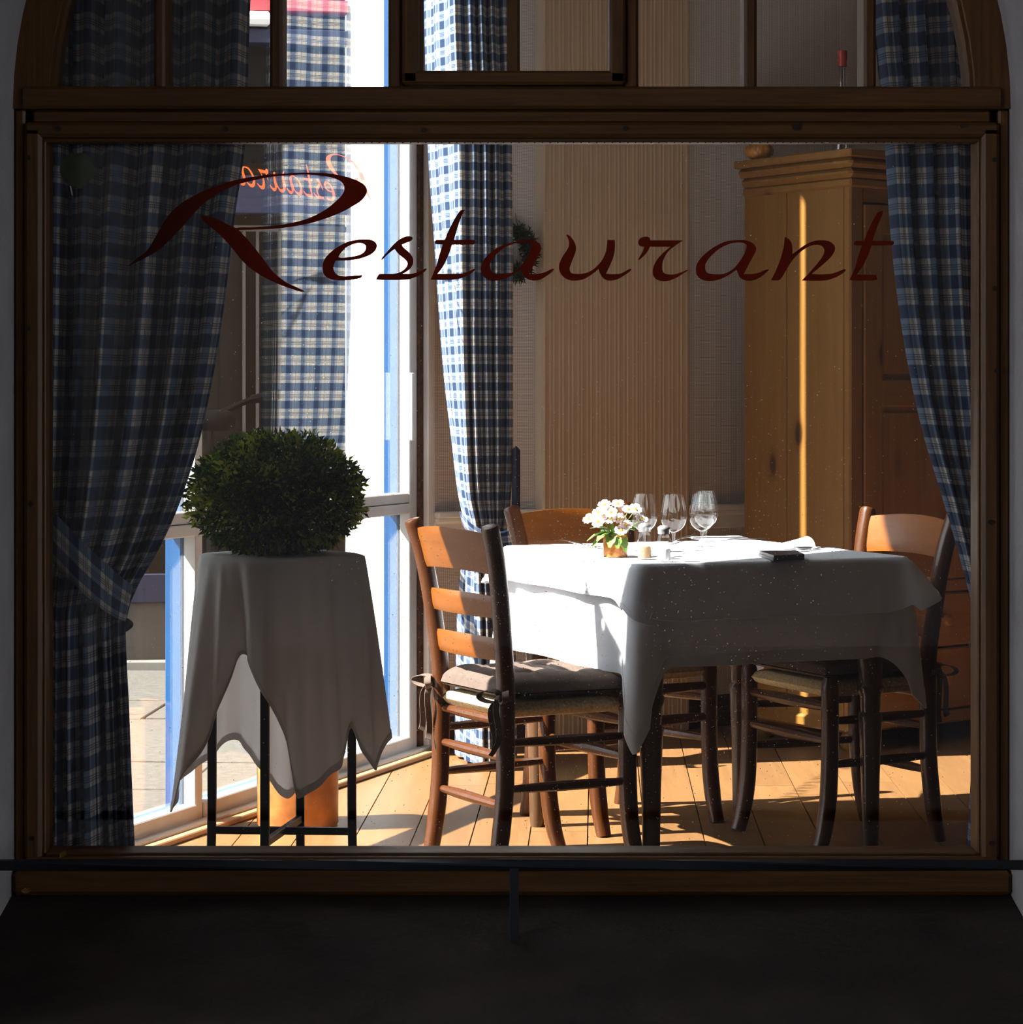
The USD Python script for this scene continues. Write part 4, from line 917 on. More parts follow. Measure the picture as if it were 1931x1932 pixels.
for sx_, sy_ in ((-1, -1), (1, -1), (1, 1), (-1, 1)):
    lx, ly = sx_ * (TW / 2 - 0.075), sy_ * (TD / 2 - 0.075)
    prof = [(0, 0), (0.018, 0), (0.021, 0.02), (0.024, 0.20), (0.029, 0.33), (0.031, 0.345), (0.029, 0.355), (0.024, 0.36), (0.026, 0.372), (0.027, 0.40), (0.033, 0.415), (0.034, 0.425), (0.028, 0.435), (0.030, 0.45), (0.033, 0.52), (0.029, 0.56), (0.034, 0.575), (0.034, 0.585), (0.028, 0.60), (0.028, 0.62), (0, 0.62)]
    lg = part('leg', lathe(prof, 24, (lx, ly, 0)), 'table_wood', tb, local=True, smooth=40)
    part('leg_block', box(lx - .03, lx + .03, ly - .03, ly + .03, 0.615, 0.722, 0.003), 'table_wood', lg, local=True)

def draped(top_z, w, d, over, corner, flare, cflare, rad=0.03, seed=0, ripple=0.006, levels=22, per=320, cw=0.046):
    """A cloth over a rectangle: over = overhang on front, right, back, left; corner = extra drop at FL, FR, BR, BL; cflare = how far those corners swing out."""
    pts, nor, zone, which = [], [], [], []
    hw, hd = w / 2, d / 2
    seq = [((-hw, -hd), (hw, -hd), (0, -1)), ((hw, -hd), (hw, hd), (1, 0)), ((hw, hd), (-hw, hd), (0, 1)), ((-hw, hd), (-hw, -hd), (-1, 0))]
    g = np.random.default_rng(seed)
    for k, (a, b, nn) in enumerate(seq):
        a, b = np.array(a), np.array(b); L_ = np.linalg.norm(b - a); t = (b - a) / L_
        m = max(12, int(per * L_ / (2 * (w + d))))
        for s in np.linspace(rad, L_ - rad, m):
            pts.append(a + t * s); nor.append(np.array(nn, float)); zone.append((k, s / L_))
        c = b - t * rad - np.array(nn) * rad; n2 = np.array(seq[(k + 1) % 4][2], float)
        for q in np.linspace(0, PI / 2, 12)[1:-1]:
            dirn = np.array(nn) * math.cos(q) + n2 * math.sin(q); pts.append(c + dirn * rad); nor.append(dirn); zone.append((k, 1.0 + q / (PI / 2)))
    pts, nor = np.array(pts), np.array(nor); n = len(pts)
    drop, out, tang = np.zeros(n), np.zeros(n), np.zeros((n, 2))
    for i, (k, u) in enumerate(zone):
        Lk = (w, d, w, d)[k]
        if u <= 1.0:
            dl, dr = u * Lk, (1 - u) * Lk; cl, cr = k, (k + 1) % 4
            base = over[k]
            zl, zr = math.exp(-(dl / cw) ** 2), math.exp(-(dr / cw) ** 2)
            nb_l, nb_r = over[(k - 1) % 4], over[(k + 1) % 4]
            drop[i] = base + zl * (corner[cl] * 0.64 + 0.5 * (nb_l - base)) + zr * (corner[cr] * 0.64 + 0.5 * (nb_r - base))
            out[i] = flare * (1 - 0.5 * (zl + zr)) - 0.045 * min(1, cflare[cl] / 0.06) * math.exp(-((dl - 0.09) / 0.035) ** 2) * (corner[cl] > .1) - 0.045 * min(1, cflare[cr] / .06) * math.exp(-((dr - 0.09) / 0.035) ** 2) * (corner[cr] > .1) + cflare[cl] * zl * .6 + cflare[cr] * zr * .6
        else:
            q = u - 1.0; c = (k + 1) % 4
            mid = 1 - abs(2 * q - 1)
            drop[i] = (over[k] * (1 - q) + over[(k + 1) % 4] * q) + corner[c] * (0.64 + 0.36 * mid)
            out[i] = flare * 0.5 + cflare[c] * (0.6 + 0.4 * mid)
    s_ = np.cumsum(np.linalg.norm(np.roll(pts, -1, 0) - pts, axis=1))
    rip = sum(np.sin(s_ / s_[-1] * 2 * PI * f + p) * a for f, p, a in zip((7, 11, 17), g.uniform(0, 6, 3), (1, .7, .4))) * ripple
    rows = []
    for fr in (0.0, 0.35, 0.7, 0.9):
        rows.append(np.column_stack([pts * (fr), np.full(n, top_z)]))
    rows.append(np.column_stack([pts - nor * 0.012, np.full(n, top_z)])); rows.append(np.column_stack([pts - nor * 0.0035, np.full(n, top_z - 0.0015)])); rows.append(np.column_stack([pts + nor * 0.0008, np.full(n, top_z - 0.007)]))
    for t in np.linspace(0, 1, levels)[1:]:
        off = 0.002 + out * t ** 0.85 + rip * t ** 1.3
        z = top_z - 0.007 - (drop - 0.007) * t
        rows.append(np.column_stack([pts + nor * off[:, None], z]))
    return np.array(rows), n
def table_cloth(name, label, *a, **k):
    G, n = draped(*a, **k)
    o = thing(name, label, 'tablecloth', (tcen[0], tcen[1], 0.0), TR)
    return o, G
# long under-cloth, short top cloth
oc, G = table_cloth('tablecloth', 'long white under tablecloth hanging to points over the dining table', TZ - 0.002, TW, TD, (0.245, 0.25, 0.25, 0.265), (0.200, 0.135, 0.14, 0.14), 0.018, (0.026, 0.04, 0.04, 0.04), seed=4)
m = thick_cloth(G, 0.0012, True); part('cloth', m, 'cloth_white', oc, local=True, smooth=60)
hem = G[-1] ; hp = np.concatenate([G[-3:], ])
m = thick_cloth(np.array([G[-3] + (0, 0, .006), G[-2], G[-1] - (0, 0, 0.001)]), 0.0032, True); part('hem', m, 'cloth_white', oc, local=True, smooth=60)
o2, G = table_cloth('top_cloth', 'short white top cloth squared over the long cloth on the table', TZ + 0.0005, TW + 0.004, TD + 0.004, (0.135, 0.075, 0.10, 0.085), (0.02, 0.0, 0.03, 0.01), 0.024, (0.022, 0.075, 0.05, 0.05), seed=9, ripple=0.004)
m = thick_cloth(G, 0.0012, True); part('cloth', m, 'cloth_white', o2, local=True, smooth=60)
m = thick_cloth(np.array([G[-3] + (0, 0, .002), G[-2], G[-1] - (0, 0, 0.0008)]), 0.003, True); part('hem', m, 'cloth_white', o2, local=True, smooth=60)
TOP = TZ + 0.0016

# ================================================================ chairs
CW_B, CW_F, CD, CH = 0.330, 0.388, 0.322, 0.855
def make_chair(label, loc, rot):
    t = thing('dining_chair', label, 'chair', loc, rot, 'ladder-back chairs at the table')
    sec = rsq(0.044, 0.040, 0.42, 3)
    post_y = PchipInterpolator([0, 0.44, 0.65, CH], [0.0, 0.0, 0.012, 0.034])
    zc = np.concatenate([np.linspace(0, CH - 0.03, 35), CH - 0.03 + 0.03 * np.array([.3, .55, .78, .93, 1.0])])
    post_x = PchipInterpolator([0, 0.1, 0.25, 0.44, 0.6, 0.75, CH], [-0.036, -0.016, -0.002, 0.0, -0.014, -0.036, -0.064])
    for sy_ in (1, -1):
        p = np.column_stack([-CD / 2 + post_x(zc), sy_ * (CW_B / 2 + post_y(zc)), zc])
        sc = np.ones((40, 2)); sc[:6] *= np.linspace(0.88, 1, 6)[:, None]; sc[-5:] *= np.array([1.0, 1.0, 0.98, 0.86, 0.5])[:, None]
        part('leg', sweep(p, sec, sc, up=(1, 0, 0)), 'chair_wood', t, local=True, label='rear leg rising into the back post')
    zf = np.linspace(0, 0.447, 28); front_x = PchipInterpolator([0, 0.06, 0.16, 0.28, 0.447], [0.036, 0.018, 0.004, 0, 0])
    for sy_ in (1, -1):
        p = np.column_stack([CD / 2 + front_x(zf), np.full(28, sy_ * CW_F / 2), zf])
        sc = np.ones((28, 2)); sc[:6] *= np.linspace(0.85, 1, 6)[:, None]; sc[-3:] *= np.array([1.0, 0.93, 0.7])[:, None]
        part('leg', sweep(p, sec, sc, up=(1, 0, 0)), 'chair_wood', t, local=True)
    # rush seat: a woven pad with four fields meeting in the middle
    N = 29; u = np.linspace(-1, 1, N); UU, VV = np.meshgrid(u, u, indexing='ij')
    wloc = CW_B / 2 + (CW_F - CW_B) / 2 * (UU + 1) / 2
    prof = (1 - np.abs(UU) ** 10) ** 0.5 * (1 - np.abs(VV) ** 10) ** 0.5
    dip = 0.006 * np.exp(-(np.abs(np.abs(UU) - np.abs(VV)) / 0.07) ** 2) * (1 - 0.4 * np.maximum(np.abs(UU), np.abs(VV)))
    strand = 0.0012 * np.sin(np.where(np.abs(UU) > np.abs(VV), np.abs(UU), np.abs(VV)) * 2 * PI * 6.5)
    X, Yy = UU * (CD / 2 + 0.008), VV * wloc
    topz = 0.412 + 0.026 * prof - dip - 0.010 * (1 - np.maximum(np.abs(UU), np.abs(VV)) ** 2) + strand; botz = 0.412 - 0.022 * prof
    A = grid_mesh(np.stack([X, Yy, topz], -1)); B = grid_mesh(np.stack([X, Yy, botz], -1), flip=True)
    sm = trimesh.util.concatenate([A, B]); part('seat', sm, 'rush', t, local=True, smooth=40)
    # back slats, bowed
    for z0, z1, crown in ((0.735, 0.832, 0.012), (0.632, 0.684, 0.004), (0.530, 0.582, 0.004)):
        hw_ = CW_B / 2 + float(post_y((z0 + z1) / 2)) - 0.008; yv = np.linspace(-hw_, hw_, 25); k = 1 - (yv / hw_) ** 2
        rows = []
        for side in (-1, 1):
            for zz in (np.linspace(0, 1, 7) if side < 0 else np.linspace(1, 0, 7)):
                z = z0 + (z1 - z0) * zz + crown * k * zz - (0.008 * k * (1 - zz) * -1 if crown > .01 else 0)
                xx = -CD / 2 + post_x(z) - 0.020 * k + side * 0.0065 * (1 - 0.5 * abs(2 * zz - 1) ** 6)
                rows.append(np.column_stack([xx, yv, z]))
        rows.append(rows[0]); P_ = np.array(rows)
        sl = grid_mesh(P_)
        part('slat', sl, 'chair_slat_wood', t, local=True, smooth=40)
    def st(a, b, r=0.0115):
        a, b = np.array(a), np.array(b); q = np.linspace(0, 1, 12); path = a + (b - a) * q[:, None]
        part('stretcher', sweep(path, ngon(1.0, 10), np.column_stack([r * (0.75 + 0.35 * np.sin(PI * q))] * 2)), 'chair_wood', t, local=True)
    rx = lambda z: -CD / 2 + float(post_x(z)); fxx = lambda z: CD / 2 + float(front_x(z))
    for sy_ in (1, -1):
        for zz in (0.335, 0.225):
            st((rx(zz), sy_ * CW_B / 2, zz), (fxx(zz), sy_ * CW_F / 2, zz))
    for zz in (0.385, 0.300, 0.185):
        st((rx(zz), -CW_B / 2, zz), (rx(zz), CW_B / 2, zz), 0.0115)
    for zz in (0.37, 0.285):
        st((fxx(zz), -CW_F / 2, zz), (fxx(zz), CW_F / 2, zz), 0.014)
    return t
CH_A = ((0.046, 5.938, 0), math.radians(29.4)); CH_B = ((0.290, 6.615, 0), math.radians(-55)); CH_C = ((0.868, 6.353, 0), math.radians(206))
ch0 = make_chair('ladder-back wooden chair nearest the window, seen from behind with sunlit slats', *CH_A)
copy_of(ch0, *CH_B, 'ladder-back wooden chair on the far side of the table, its dark back facing the window')
copy_of(ch0, *CH_C, 'ladder-back wooden chair on the right of the table, half in sun before the wardrobe')

def make_cushion(label, loc, rot):
    t = thing('seat_cushion', label, 'cushion', (loc[0], loc[1], 0.438), rot)
    n = 64; u = np.linspace(-1, 1, n); UU, VV = np.meshgrid(u, u, indexing='ij')
    w = (CW_B / 2 + (CW_F - CW_B) / 2 * (UU + 1) / 2) * 1.02
    e = np.clip((1 - np.abs(UU) ** 7) * (1 - np.abs(VV) ** 7), 0, 1) ** 0.42
    tuft = sum(np.exp(-((UU - a) ** 2 + (VV - b) ** 2) / 0.020) for a in (-0.36, 0.36) for b in (-0.36, 0.36))
    crease = sum(np.exp(-((UU - a) / 0.07) ** 2) for a in (-0.36, 0.36)) * 0.25 + sum(np.exp(-((VV - a) / 0.07) ** 2) for a in (-0.36, 0.36)) * 0.25
    wr_ = meshkit.noise(np.stack([UU * 3, VV * 3, 0 * UU], -1)) - 0.5
    top = 0.010 + 0.046 * e - 0.020 * tuft - 0.012 * crease * e + 0.006 * wr_ * e; bot = 0.012 - 0.011 * e
    X, Yy = UU * (CD / 2 + 0.012), VV * w
    G1, G2 = np.stack([X, Yy, np.maximum(top, bot + .002)], -1), np.stack([X, Yy, bot], -1)
    part('pad', [grid_mesh(G1), grid_mesh(G2, flip=True)], 'cushion_brown', t, local=True, smooth=60)
    for a in (-0.36, 0.36):
        for b in (-0.36, 0.36):
            m = trimesh.creation.icosphere(2, 0.007); m.apply_scale((1, 1, 0.5)); m.apply_translation((a * CD / 2, b * 0.19, 0.030)); part('button', m, 'cushion_brown', t, local=True)
    for sy_ in (1, -1):                               # ribbon bows round the back posts
        c = np.array([-CD / 2 - 0.020, sy_ * (CW_B / 2 + 0.012), 0.005])
        def ribbon(pts, w=0.016):
            pts = CubicSpline(np.linspace(0, 1, len(pts)), np.array(pts, float) + c)(np.linspace(0, 1, 20))
            return sweep(pts, rsq(0.0022, w, 0.3, 1), up=(1, 0, 0.2))
        ms = [ribbon([(0.02, 0, 0), (-0.005, sy_ * 0.03, 0.02), (-0.02, sy_ * 0.058, 0.008), (-0.012, sy_ * 0.035, -0.006), (0.0, 0, 0)]), ribbon([(0, 0, 0), (-0.022, -sy_ * 0.02, 0.02), (-0.035, -sy_ * 0.045, 0.004), (-0.02, -sy_ * 0.02, -0.008), (0, 0, 0)]),
              ribbon([(-0.004, 0, 0), (-0.02, sy_ * 0.012, -0.03), (-0.016, sy_ * 0.018, -0.075), (-0.024, sy_ * 0.012, -0.115)]), ribbon([(-0.004, 0, 0), (-0.02, -sy_ * 0.014, -0.04), (-0.012, -sy_ * 0.008, -0.09), (-0.020, -sy_ * 0.016, -0.135)])]
        tie = part('tie', ms, 'ribbon_brown', t, local=True, smooth=50)
        m = trimesh.creation.icosphere(2, 0.010); m.apply_scale((0.9, 1.1, 1)); m.apply_translation(c + (-0.006, 0, 0)); part('knot', m, 'ribbon_brown', tie, local=True)
        part('tie', sweep(np.array([(-CD / 2 + 0.03, sy_ * (CW_B / 2 - 0.02), 0.008), (-CD / 2 - 0.0, sy_ * (CW_B / 2 + 0.026), 0.006), (-CD / 2 - 0.02, sy_ * (CW_B / 2 + 0.020), 0.005)]), rsq(0.002, 0.014, .3, 1), up=(0, 0, 1)), 'ribbon_brown', t, local=True)
    return t
make_cushion('tufted brown seat cushion striped with sun on the chair nearest the window', *CH_A)
make_cushion('brown tied cushion on the right-hand chair under the tablecloth', *CH_C)

# ================================================================ things on the table
def ontop(px, py): q = on_floor(px, py, TOP); return q
def wine_glass(q, label):
    t = thing('wine_glass', label, 'wine glass', tuple(q), 0, 'wine glasses on the table')
    return t
GL = [(1216, 1040, 'wine glass behind the flowers, leftmost of the four'), (1271.5, 1041, 'wine glass in the middle behind the salt shaker'), (1325, 1038.5, 'wine glass at the right, in front of its neighbour'), (1332, 1031, 'wine glass farthest back, overlapped by the right-hand glass')]
def fill_glass(t):
    part('foot', lathe([(0, 0), (0.030, 0), (0.0305, 0.0012), (0.020, 0.003), (0.006, 0.007), (0.004, 0.010), (0, 0.010)], 36), 'table_glass', t, local=True, smooth=50)
    part('stem', lathe([(0.0036, 0.008), (0.0034, 0.03), (0.0045, 0.046), (0.007, 0.052), (0, 0.0525), ], 20), 'table_glass', t, local=True, smooth=50)
    o = [(0.0, 0.050), (0.008, 0.0515), (0.018, 0.057), (0.027, 0.066), (0.0325, 0.078), (0.0345, 0.090), (0.0335, 0.103), (0.030, 0.122), (0.0265, 0.138), (0.0242, 0.149)]
    part('bowl', lathe(o, 44), 'table_glass', t, local=True, smooth=50)
g0 = None
for x, y, lab in GL:
    q = ontop(x, y)
    if g0 is None:
        g0 = wine_glass(q, lab); fill_glass(g0)
    else:
        copy_of(g0, tuple(q), 0.0, lab)
def shaker(px, py, label, fill, fmat, level):
    q = ontop(px, py); t = thing('shaker', label, 'shaker', tuple(q), 0.3)
    n8 = 8
    o = [(0, 0), (0.019, 0), (0.0205, 0.002), (0.0195, 0.03), (0.0165, 0.058), (0.013, 0.066), (0.0125, 0.072)]
    part('jar', lathe(o, n8), 'table_glass', t, local=True, smooth=False)
    part(fill, lathe([(0, 0.0035), (0.0165, 0.0035), (0.0160, level - 0.004), (0.012, level), (0, level + 0.002)], n8 * 2), fmat, t, local=True, smooth=50)
    part('lid', lathe([(0, 0.068), (0.0145, 0.068), (0.0145, 0.077), (0.0158, 0.079), (0.0150, 0.084), (0.009, 0.0885), (0, 0.0895)], 28), 'lid_metal', t, local=True, smooth=50)
shaker(1216.5, 1055.0, 'glass pepper shaker with chrome lid, left of the pair', 'pepper', 'pepper_brown', 0.033)
shaker(1253, 1060.0, 'glass salt shaker with chrome lid, right of the pair', 'salt', 'salt_white', 0.034)

# flowers in an amber pot
fp = ontop(1161.5, 1050.5)
fl = thing('flower_pot', 'amber glass pot of white and pink primroses on the table', 'potted flowers', tuple(fp))
part('pot', lathe([(0, 0), (0.029, 0), (0.0308, 0.003), (0.0308, 0.052), (0.029, 0.055), (0.028, 0.054), (0.028, 0.004), (0, 0.004)], 40), 'amber_glass', fl, local=True, smooth=40)
part('soil', lathe([(0, 0.046), (0.028, 0.046), (0.02, 0.05), (0, 0.052)], 24), 'soil', fl, local=True)
def big_leaf(base, dirn, length, width, droop):
    n, w = 12, 7; d = np.array(dirn, float); d /= np.linalg.norm(d); side = np.cross(d, [0, 0, 1.0]); side /= np.linalg.norm(side) + 1e-9
    G = []
    for i, s in enumerate(np.linspace(0, 1, n)):
        c = np.array(base) + d * length * s + np.array([0, 0, -droop * s ** 2]); ww = width * (math.sin(PI * min(1, s * 0.92 + 0.05)) ** 0.7) * (0.55 + 0.45 * s)
        row = []
        for v_ in np.linspace(-1, 1, w):
            edge = 1 + 0.14 * math.sin(s * 26) * abs(v_) ** 2
            row.append(c + side * ww * v_ * edge + np.array([0, 0, 0.25 * ww * abs(v_) + 0.05 * ww * math.sin(s * 20)]))
        G.append(row)
    return thick_cloth(np.array(G), 0.0006)
rl = np.random.default_rng(5)
for az, el, ln, wd2, dr, zb in ((182, 8, .064, .015, .030, .060), (192, 5, .055, .018, .042, .056), (172, 20, .060, .013, .016, .066), (215, 12, .05, .014, .03, .060), (250, 10, .040, .012, .042, .060), (275, 14, .038, .012, .046, .060), (300, 10, .040, .013, .050, .058), (335, 28, .050, .017, .018, .062), (5, 24, .056, .018, .016, .066), (20, 42, .052, .013, .010, .066), (120, 20, .05, .015, .02, .06), (60, 20, .05, .015, .02, .06)):
    a, e = math.radians(az), math.radians(el)
    part('leaf', big_leaf((0.008 * math.cos(a), 0.008 * math.sin(a), zb), (math.cos(a) * math.cos(e), math.sin(a) * math.cos(e), math.sin(e)), ln, wd2 * 1.45, dr), 'primrose_leaf', fl, local=True, smooth=50)
def flower(c, nrm, r, m_):
    nrm = np.array(nrm, float); nrm /= np.linalg.norm(nrm); a = np.cross(nrm, [0.2, 0.1, 1.0]); a /= np.linalg.norm(a); b = np.cross(nrm, a); ms = []
    for k in range(5):
        th_ = 2 * PI * k / 5 + c[0] * 90
        G = []
        for s in np.linspace(0.12, 1, 6):
            row = []
            for v_ in np.linspace(-1, 1, 7):
                an = th_ + v_ * 0.62 * (0.45 + 0.6 * math.sin(PI * min(.9, s * 0.8)))
                rr_ = r * s * (1 - 0.16 * (1 - abs(v_)) ** 2 * (s > 0.9)) * (1 - 0.14 * abs(v_) ** 3 * s)
                row.append(np.array(c) + a * rr_ * math.cos(an) + b * rr_ * math.sin(an) + nrm * (0.25 * r * s - 0.12 * r * s * s + 0.05 * r * math.cos(3 * v_)))
            G.append(row)
        ms.append(thick_cloth(np.array(G), 0.0005))
    f = part('flower', ms, m_, fl, local=True, smooth=50)
    y = trimesh.creation.icosphere(1, r * 0.20); y.apply_translation(np.array(c) + nrm * r * 0.10); part('eye', y, 'petal_yellow', f, local=True)
FLW = [(1141, 953, 'petal_white'), (1166, 951, 'petal_pink'), (1186, 962, 'petal_white'), (1130, 967, 'petal_white'), (1151, 978, 'petal_pink'), (1129, 985, 'petal_white'), (1170, 979, 'petal_pink'), (1182, 991, 'petal_pink'), (1211, 979, 'petal_white'), (1112, 979, 'petal_white'), (1153, 967, 'petal_white'), (1199, 961, 'petal_white'), (1140, 970, 'petal_pink'), (1172, 1001, 'petal_pink')]
for i, (x, y, m_) in enumerate(FLW):
    q = at(x, y, fp[1] - 0.012 + 0.02 * math.sin(i * 2.3)) - fp
    flower(q, (q[0] * 6 - .1, -0.8 + 0.3 * math.sin(i), 0.55 + q[2] * 2), 0.0185, m_)
    part('stalk', tube([(q[0] * .15, 0.0, 0.05), (q[0] * .6, q[1] * .6, 0.05 + (q[2] - .05) * .6), q - (0, -0.004, 0.003)], 0.0012, 5), 'primrose_leaf', fl, local=True)

def cutlery(kind, a, b, label):
    """A piece lying from a (handle end) to b (working end)."""
    a, b = np.array(a, float), np.array(b, float); d = b - a; L_ = np.linalg.norm(d[:2]); r = math.atan2(d[1], d[0])
    t = thing(kind, label, kind, (a[0], a[1], TOP), r)
    h = sweep(np.column_stack([np.linspace(0, L_ * .62, 14), np.zeros(14), 0.004 + 0.003 * np.sin(np.linspace(0, PI, 14))]), rsq(1, 1, .3, 2), np.column_stack([np.interp(np.linspace(0, 1, 14), [0, .2, 1], [.016, .013, .006]), np.full(14, .003)]))
    part('handle', h, 'steel', t, local=True)
    if kind == 'knife':
        bl = sg.Polygon([(L_ * .6, -.004), (L_ * .62, .005), (L_ * .9, .009), (L_, .002), (L_ * .98, -.004)])
        m = trimesh.creation.extrude_polygon(bl, 0.0016, engine='earcut'); m.apply_translation((0, 0, 0.003)); part('blade', m, 'steel', t, local=True)
    elif kind == 'fork':
        ms = [box(L_ * .60, L_ * .80, -.011, .011, .004, .006, .0006)]
        for k in range(4):
            y = -0.0092 + k * 0.0061; ms.append(tube([(L_ * .79, y, .005), (L_ * .9, y, .0035), (L_, y, .008)], 0.0014, 5, 8))
        part('tines', ms, 'steel', t, local=True)
    else:
        u, v_ = np.meshgrid(np.linspace(0.02, 1, 10), np.linspace(0, 2 * PI, 24, endpoint=False), indexing='ij')
        G = np.stack([L_ * .81 + L_ * .19 * u * np.cos(v_), .019 * u * np.sin(v_), .003 + .007 * u ** 2], -1); part('bowl', thick_cloth(G, .0012, True), 'steel', t, local=True, smooth=60)
    return t
def lying(px, py): return ontop(px, py)
cutlery('knife', lying(1043, 1021), lying(1137, 1036), 'steel knife lying at the left place setting')
cutlery('fork', lying(1262, 1027), lying(1314, 1011.5), 'steel fork lying behind the salt shaker')
cutlery('spoon', lying(1585, 1036.5), lying(1500, 1040.5), 'steel spoon lying at the right end of the table')
cutlery('knife', lying(1372, 1021.5), lying(1446, 1018.5), 'steel knife lying on the far side of the table')
def napkin(px, name, label, th=0.006, mat_='napkin_white', cat='napkin'):
    q = np.array([ontop(*p)[:2] for p in px]); c = q.mean(0); t = thing(name, label, cat, (c[0], c[1], TOP)); pol = sg.Polygon(q - c).buffer(0.003, join_style=1)
    ms = []
    for k in range(2):
        m = trimesh.creation.extrude_polygon(pol.buffer(-0.001 * k), th / 2, engine='earcut'); m.apply_translation((0.001 * k, 0, th / 2 * k)); ms.append(m)
    part('cover' if cat != 'napkin' else 'fold', ms[0], mat_, t, local=True, smooth=30); part('cover' if cat != 'napkin' else 'fold', ms[1], mat_, t, local=True, smooth=30); return t
napkin([(1304, 1016.5), (1392, 1014.5), (1410, 1018), (1330, 1021)], 'napkin', 'folded white napkin on the far side of the table')
napkin([(1434, 1049.5), (1500, 1048.5), (1516, 1056.0), (1461, 1058.6)], 'menu', 'black menu folder lying near the front edge of the table', 0.014, 'menu_black', 'menu')
# pointed white napkin standing at the right setting
q = ontop(1498, 1036); t = thing('napkin', 'white napkin folded to a cone at the right place setting', 'napkin', tuple(q), TR)
u, v_ = np.meshgrid(np.linspace(0, 1, 14), np.linspace(-1, 1, 21), indexing='ij')
G = np.stack([0.085 * (u - .5) * -1, 0.042 * (1 - u * .75) * np.sin(v_ * 1.5), 0.002 + (0.030 - 0.01 * u) * (1 - u * .35) * np.clip(np.cos(v_ * 1.5), 0, 1)], -1)
part('fold', thick_cloth(G, 0.0018), 'napkin_white', t, local=True, smooth=60)

# ================================================================ plant stand with cloth and box ball
pc = np.array([(532 - CX) / F * 5.2, 5.2]); PR, PZ = 0.178, 0.818
ps = thing('plant_stand', 'thin dark metal stand with crossed stretchers under a white cloth', 'stand', (pc[0], pc[1], 0))
A_ = [math.radians(a) for a in (177, 262, -3, 80)]
tops = [np.array([pc[0] + (PR - .026) * math.cos(a), pc[1] + (PR - .026) * math.sin(a)]) for a in A_]
part('top', lathe([(0, 0), (0.165, 0), (0.168, 0.004), (0.168, 0.010), (0, 0.010)], 4, (pc[0], pc[1], PZ - 0.012)), 'dark_wood', ps)
for i, q in enumerate(tops):
    d = (q - pc) / np.linalg.norm(q - pc); zz = np.array([0, 0.06, 0.16, 0.3, 0.55, PZ - 0.012]); off = np.array([0.022, 0.010, 0.002, 0, 0, 0])
    f_ = PchipInterpolator(zz, off); z = np.linspace(0, PZ - 0.012, 24)
    part('leg', sweep(np.column_stack([q[0] + d[0] * f_(z), q[1] + d[1] * f_(z), z]), rsq(0.0185, 0.0185, 0.12, 1), up=(1, 0, 0)), 'stand_metal', ps)
for i, j, z in ((0, 2, 0.220), (1, 3, 0.220)):
    part('stretcher', sweep(np.linspace((*tops[i], z), (*tops[j], z), 4), rsq(0.013, 0.016, .1, 1)), 'stand_metal', ps)
    part('apron', sweep(np.linspace((*tops[i], PZ - 0.06), (*tops[j], PZ - 0.06), 4), rsq(0.012, 0.03, .1, 1)), 'stand_metal', ps)
sc_ = thing('stand_cloth', 'thin white cloth draped in points over the plant stand', 'tablecloth', (pc[0], pc[1], 0))
HEM = [(165, .222, .33), (178, .232, .29), (190, .236, .267), (200, .218, .34), (209, .195, .40), (217, .165, .47), (221, .158, .50), (226, .145, .55), (236, .132, .612), (248, .145, .60), (258, .175, .557), (268, .195, .515), (277, .215, .455), (284, .222, .325), (292, .218, .335), (305, .202, .365), (320, .194, .397), (328, .180, .455), (336, .195, .40), (346, .215, .358), (356, .230, .415), (366, .225, .43), (385, .20, .46), (402, .165, .50), (420, .175, .42), (440, .21, .32), (452, .222, .252), (466, .205, .31), (482, .175, .37), (495, .165, .40), (510, .20, .36)]
ha = np.radians([h[0] for h in HEM]); hr = [h[1] for h in HEM]; hz = [h[2] for h in HEM]
ha3 = np.concatenate([ha - 2 * PI, ha, ha + 2 * PI]); fr_, fzz = PchipInterpolator(ha3, hr * 3), PchipInterpolator(ha3, hz * 3)
na = 360; aa = np.linspace(0, 2 * PI, na, endpoint=False)
def top_r(a):                                        # rounded square with corners left, front, right, rear
    k = 3.2; c, s = np.abs(np.cos(a + 0.10)), np.abs(np.sin(a + 0.10)); return PR * 1.0 / (c ** 1.3 + s ** 1.3) ** (1 / 1.3)
tr_ = top_r(aa); rows = [np.column_stack([pc[0] + tr_ * f * np.cos(aa), pc[1] + tr_ * f * np.sin(aa), np.full(na, PZ)]) for f in (0.01, .4, .8, .95)]
rows.append(np.column_stack([pc[0] + (tr_ + .003) * np.cos(aa), pc[1] + (tr_ + .003) * np.sin(aa), np.full(na, PZ - .004)]))
hr_, hz_ = fr_(aa), fzz(aa)
for t_ in np.linspace(0, 1, 34)[1:]:
    fold = 0.0075 * np.sin(aa * 13 + 1.0) * t_ ** .7 * (1 - .3 * t_) + 0.004 * np.sin(aa * 23 + 2) * t_ ** .6
    r = tr_ + .004 + (hr_ - tr_ - .004) * t_ ** .9 + fold; rows.append(np.column_stack([pc[0] + r * np.cos(aa), pc[1] + r * np.sin(aa), PZ - .006 + (hz_ - PZ + .006) * t_]))
G = np.array(rows)
part('cloth', thick_cloth(G, 0.0012, True), 'cloth_stand', sc_, smooth=70)
part('hem', thick_cloth(np.array([G[-2] + (0, 0, .003), G[-1]]), 0.003, True), 'cloth_stand', sc_, smooth=70)
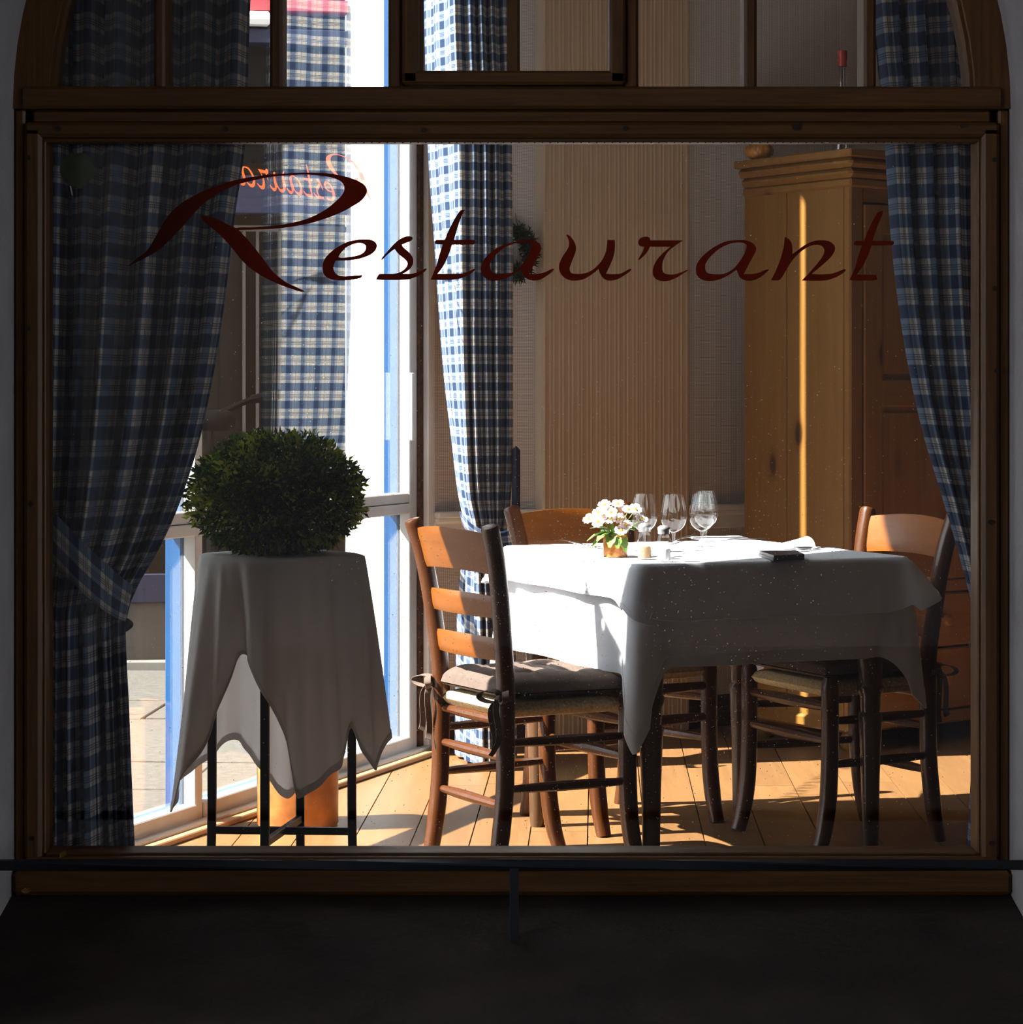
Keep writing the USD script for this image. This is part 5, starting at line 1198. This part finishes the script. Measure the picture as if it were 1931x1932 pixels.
# box ball
bz = 0.945
bb = thing('topiary', 'clipped green box ball standing on the draped plant stand', 'plant', (pc[0], pc[1], PZ))
part('pot', lathe([(0, 0), (0.055, 0), (0.075, 0.07), (0.07, 0.075), (0.05, 0.01), (0, 0.008)], 28, (pc[0] - .012, pc[1], PZ + .002)), 'brown_seal', bb)
bc3 = np.array([pc[0] - 0.012, pc[1], bz]); R = np.array([0.180, 0.180, 0.128])
n = 9500; d = rng.normal(size=(n, 3)); d /= np.linalg.norm(d, axis=1, keepdims=True)
lump = 0.90 + 0.16 * meshkit.noise(d * 3.0 + 5) + 0.06 * meshkit.noise(d * 8.0)
rad = lump * (0.62 + 0.42 * rng.random(n) ** 0.45); cen = bc3 + d * R * rad[:, None]
keep = cen[:, 2] > PZ + 0.004; cen, d = cen[keep], d[keep]
grp = rng.random(len(cen)); clump = meshkit.noise((cen - bc3) * 22.0 + 9)
yl = (rad[keep] > 0.86) & (clump + 0.5 * (grp - .5) > 0.66); md = ~yl & (grp < 0.35)
for sel, mt, lb in ((yl, 'box_leaf_young', 'yellow-green young leaves'), (md, 'box_leaf_mid', 'mid green leaves'), (~yl & ~md, 'box_leaf', 'dark green leaves')):
    part('foliage', leaf_cloud(cen[sel], d[sel] + rng.normal(0, .75, d[sel].shape), 0.0170, rng, .42), mt, bb, kind='stuff', smooth=False, label=lb)
tw = []
for k in range(60):
    q = rng.normal(size=3); q /= np.linalg.norm(q); q[2] = abs(q[2]) * .8 + .1
    tw.append(bar(bc3 + (0, 0, -.09), bc3 + q * R * .9, 0.0016, 4))
part('twigs', tw, 'stem_brown', bb, kind='stuff', smooth=False)
m = trimesh.creation.icosphere(3, 1.0); m.apply_scale(R * .66); m.apply_translation(bc3 + (0, 0, .01)); m = trimesh.Trimesh(np.column_stack([m.vertices[:, :2], np.maximum(m.vertices[:, 2], PZ + .01)]), m.faces); part('core', m, 'moss_green', bb)
# a round copper pot on the floor by the street window
cq = on_floor(562, 1556)
cp = thing('floor_pot', 'round copper-brown cylindrical pot on the floor by the street window', 'pot', tuple(cq))
part('body', lathe([(0, 0), (0.106, 0), (0.110, 0.006), (0.110, 0.30), (0.107, 0.305), (0.103, 0.30), (0.103, 0.012), (0, 0.012)], 56), 'copper', cp, local=True, smooth=40)
part('rim', lathe([(0.1095, 0.288), (0.1135, 0.290), (0.1135, 0.302), (0.108, 0.306), (0.106, 0.30)], 56), 'copper', cp, local=True, smooth=40)
# a leaf ornament hung inside the top left corner of the pane
lq = at(145, 322, YF + 0.085)
lo = thing('hanging_leaf', 'small green leaf ornament hanging inside the top left corner of the window', 'ornament', tuple(lq))
G = []
for s in np.linspace(0, 1, 12):
    w_ = 0.031 * math.sin(PI * min(.97, s * .9 + .08)) ** .6
    G.append([lq + (0.0 + w_ * v_, 0.004 * abs(v_) - .004 * math.sin(3 * s), 0.032 - 0.064 * s) for v_ in np.linspace(-1, 1, 9)])
part('leaf', thick_cloth(np.array(G), 0.0012), 'moss_green', lo, smooth=50)
part('thread', bar(lq + (0, 0, .03), lq + (0.0, 0, .10), 0.0005, 5), 'stem_brown', lo)
part('stalk', bar(lq + (-0.012, 0, -.028), lq + (-.008, 0, -.045), 0.0012, 5), 'sign_white', lo)
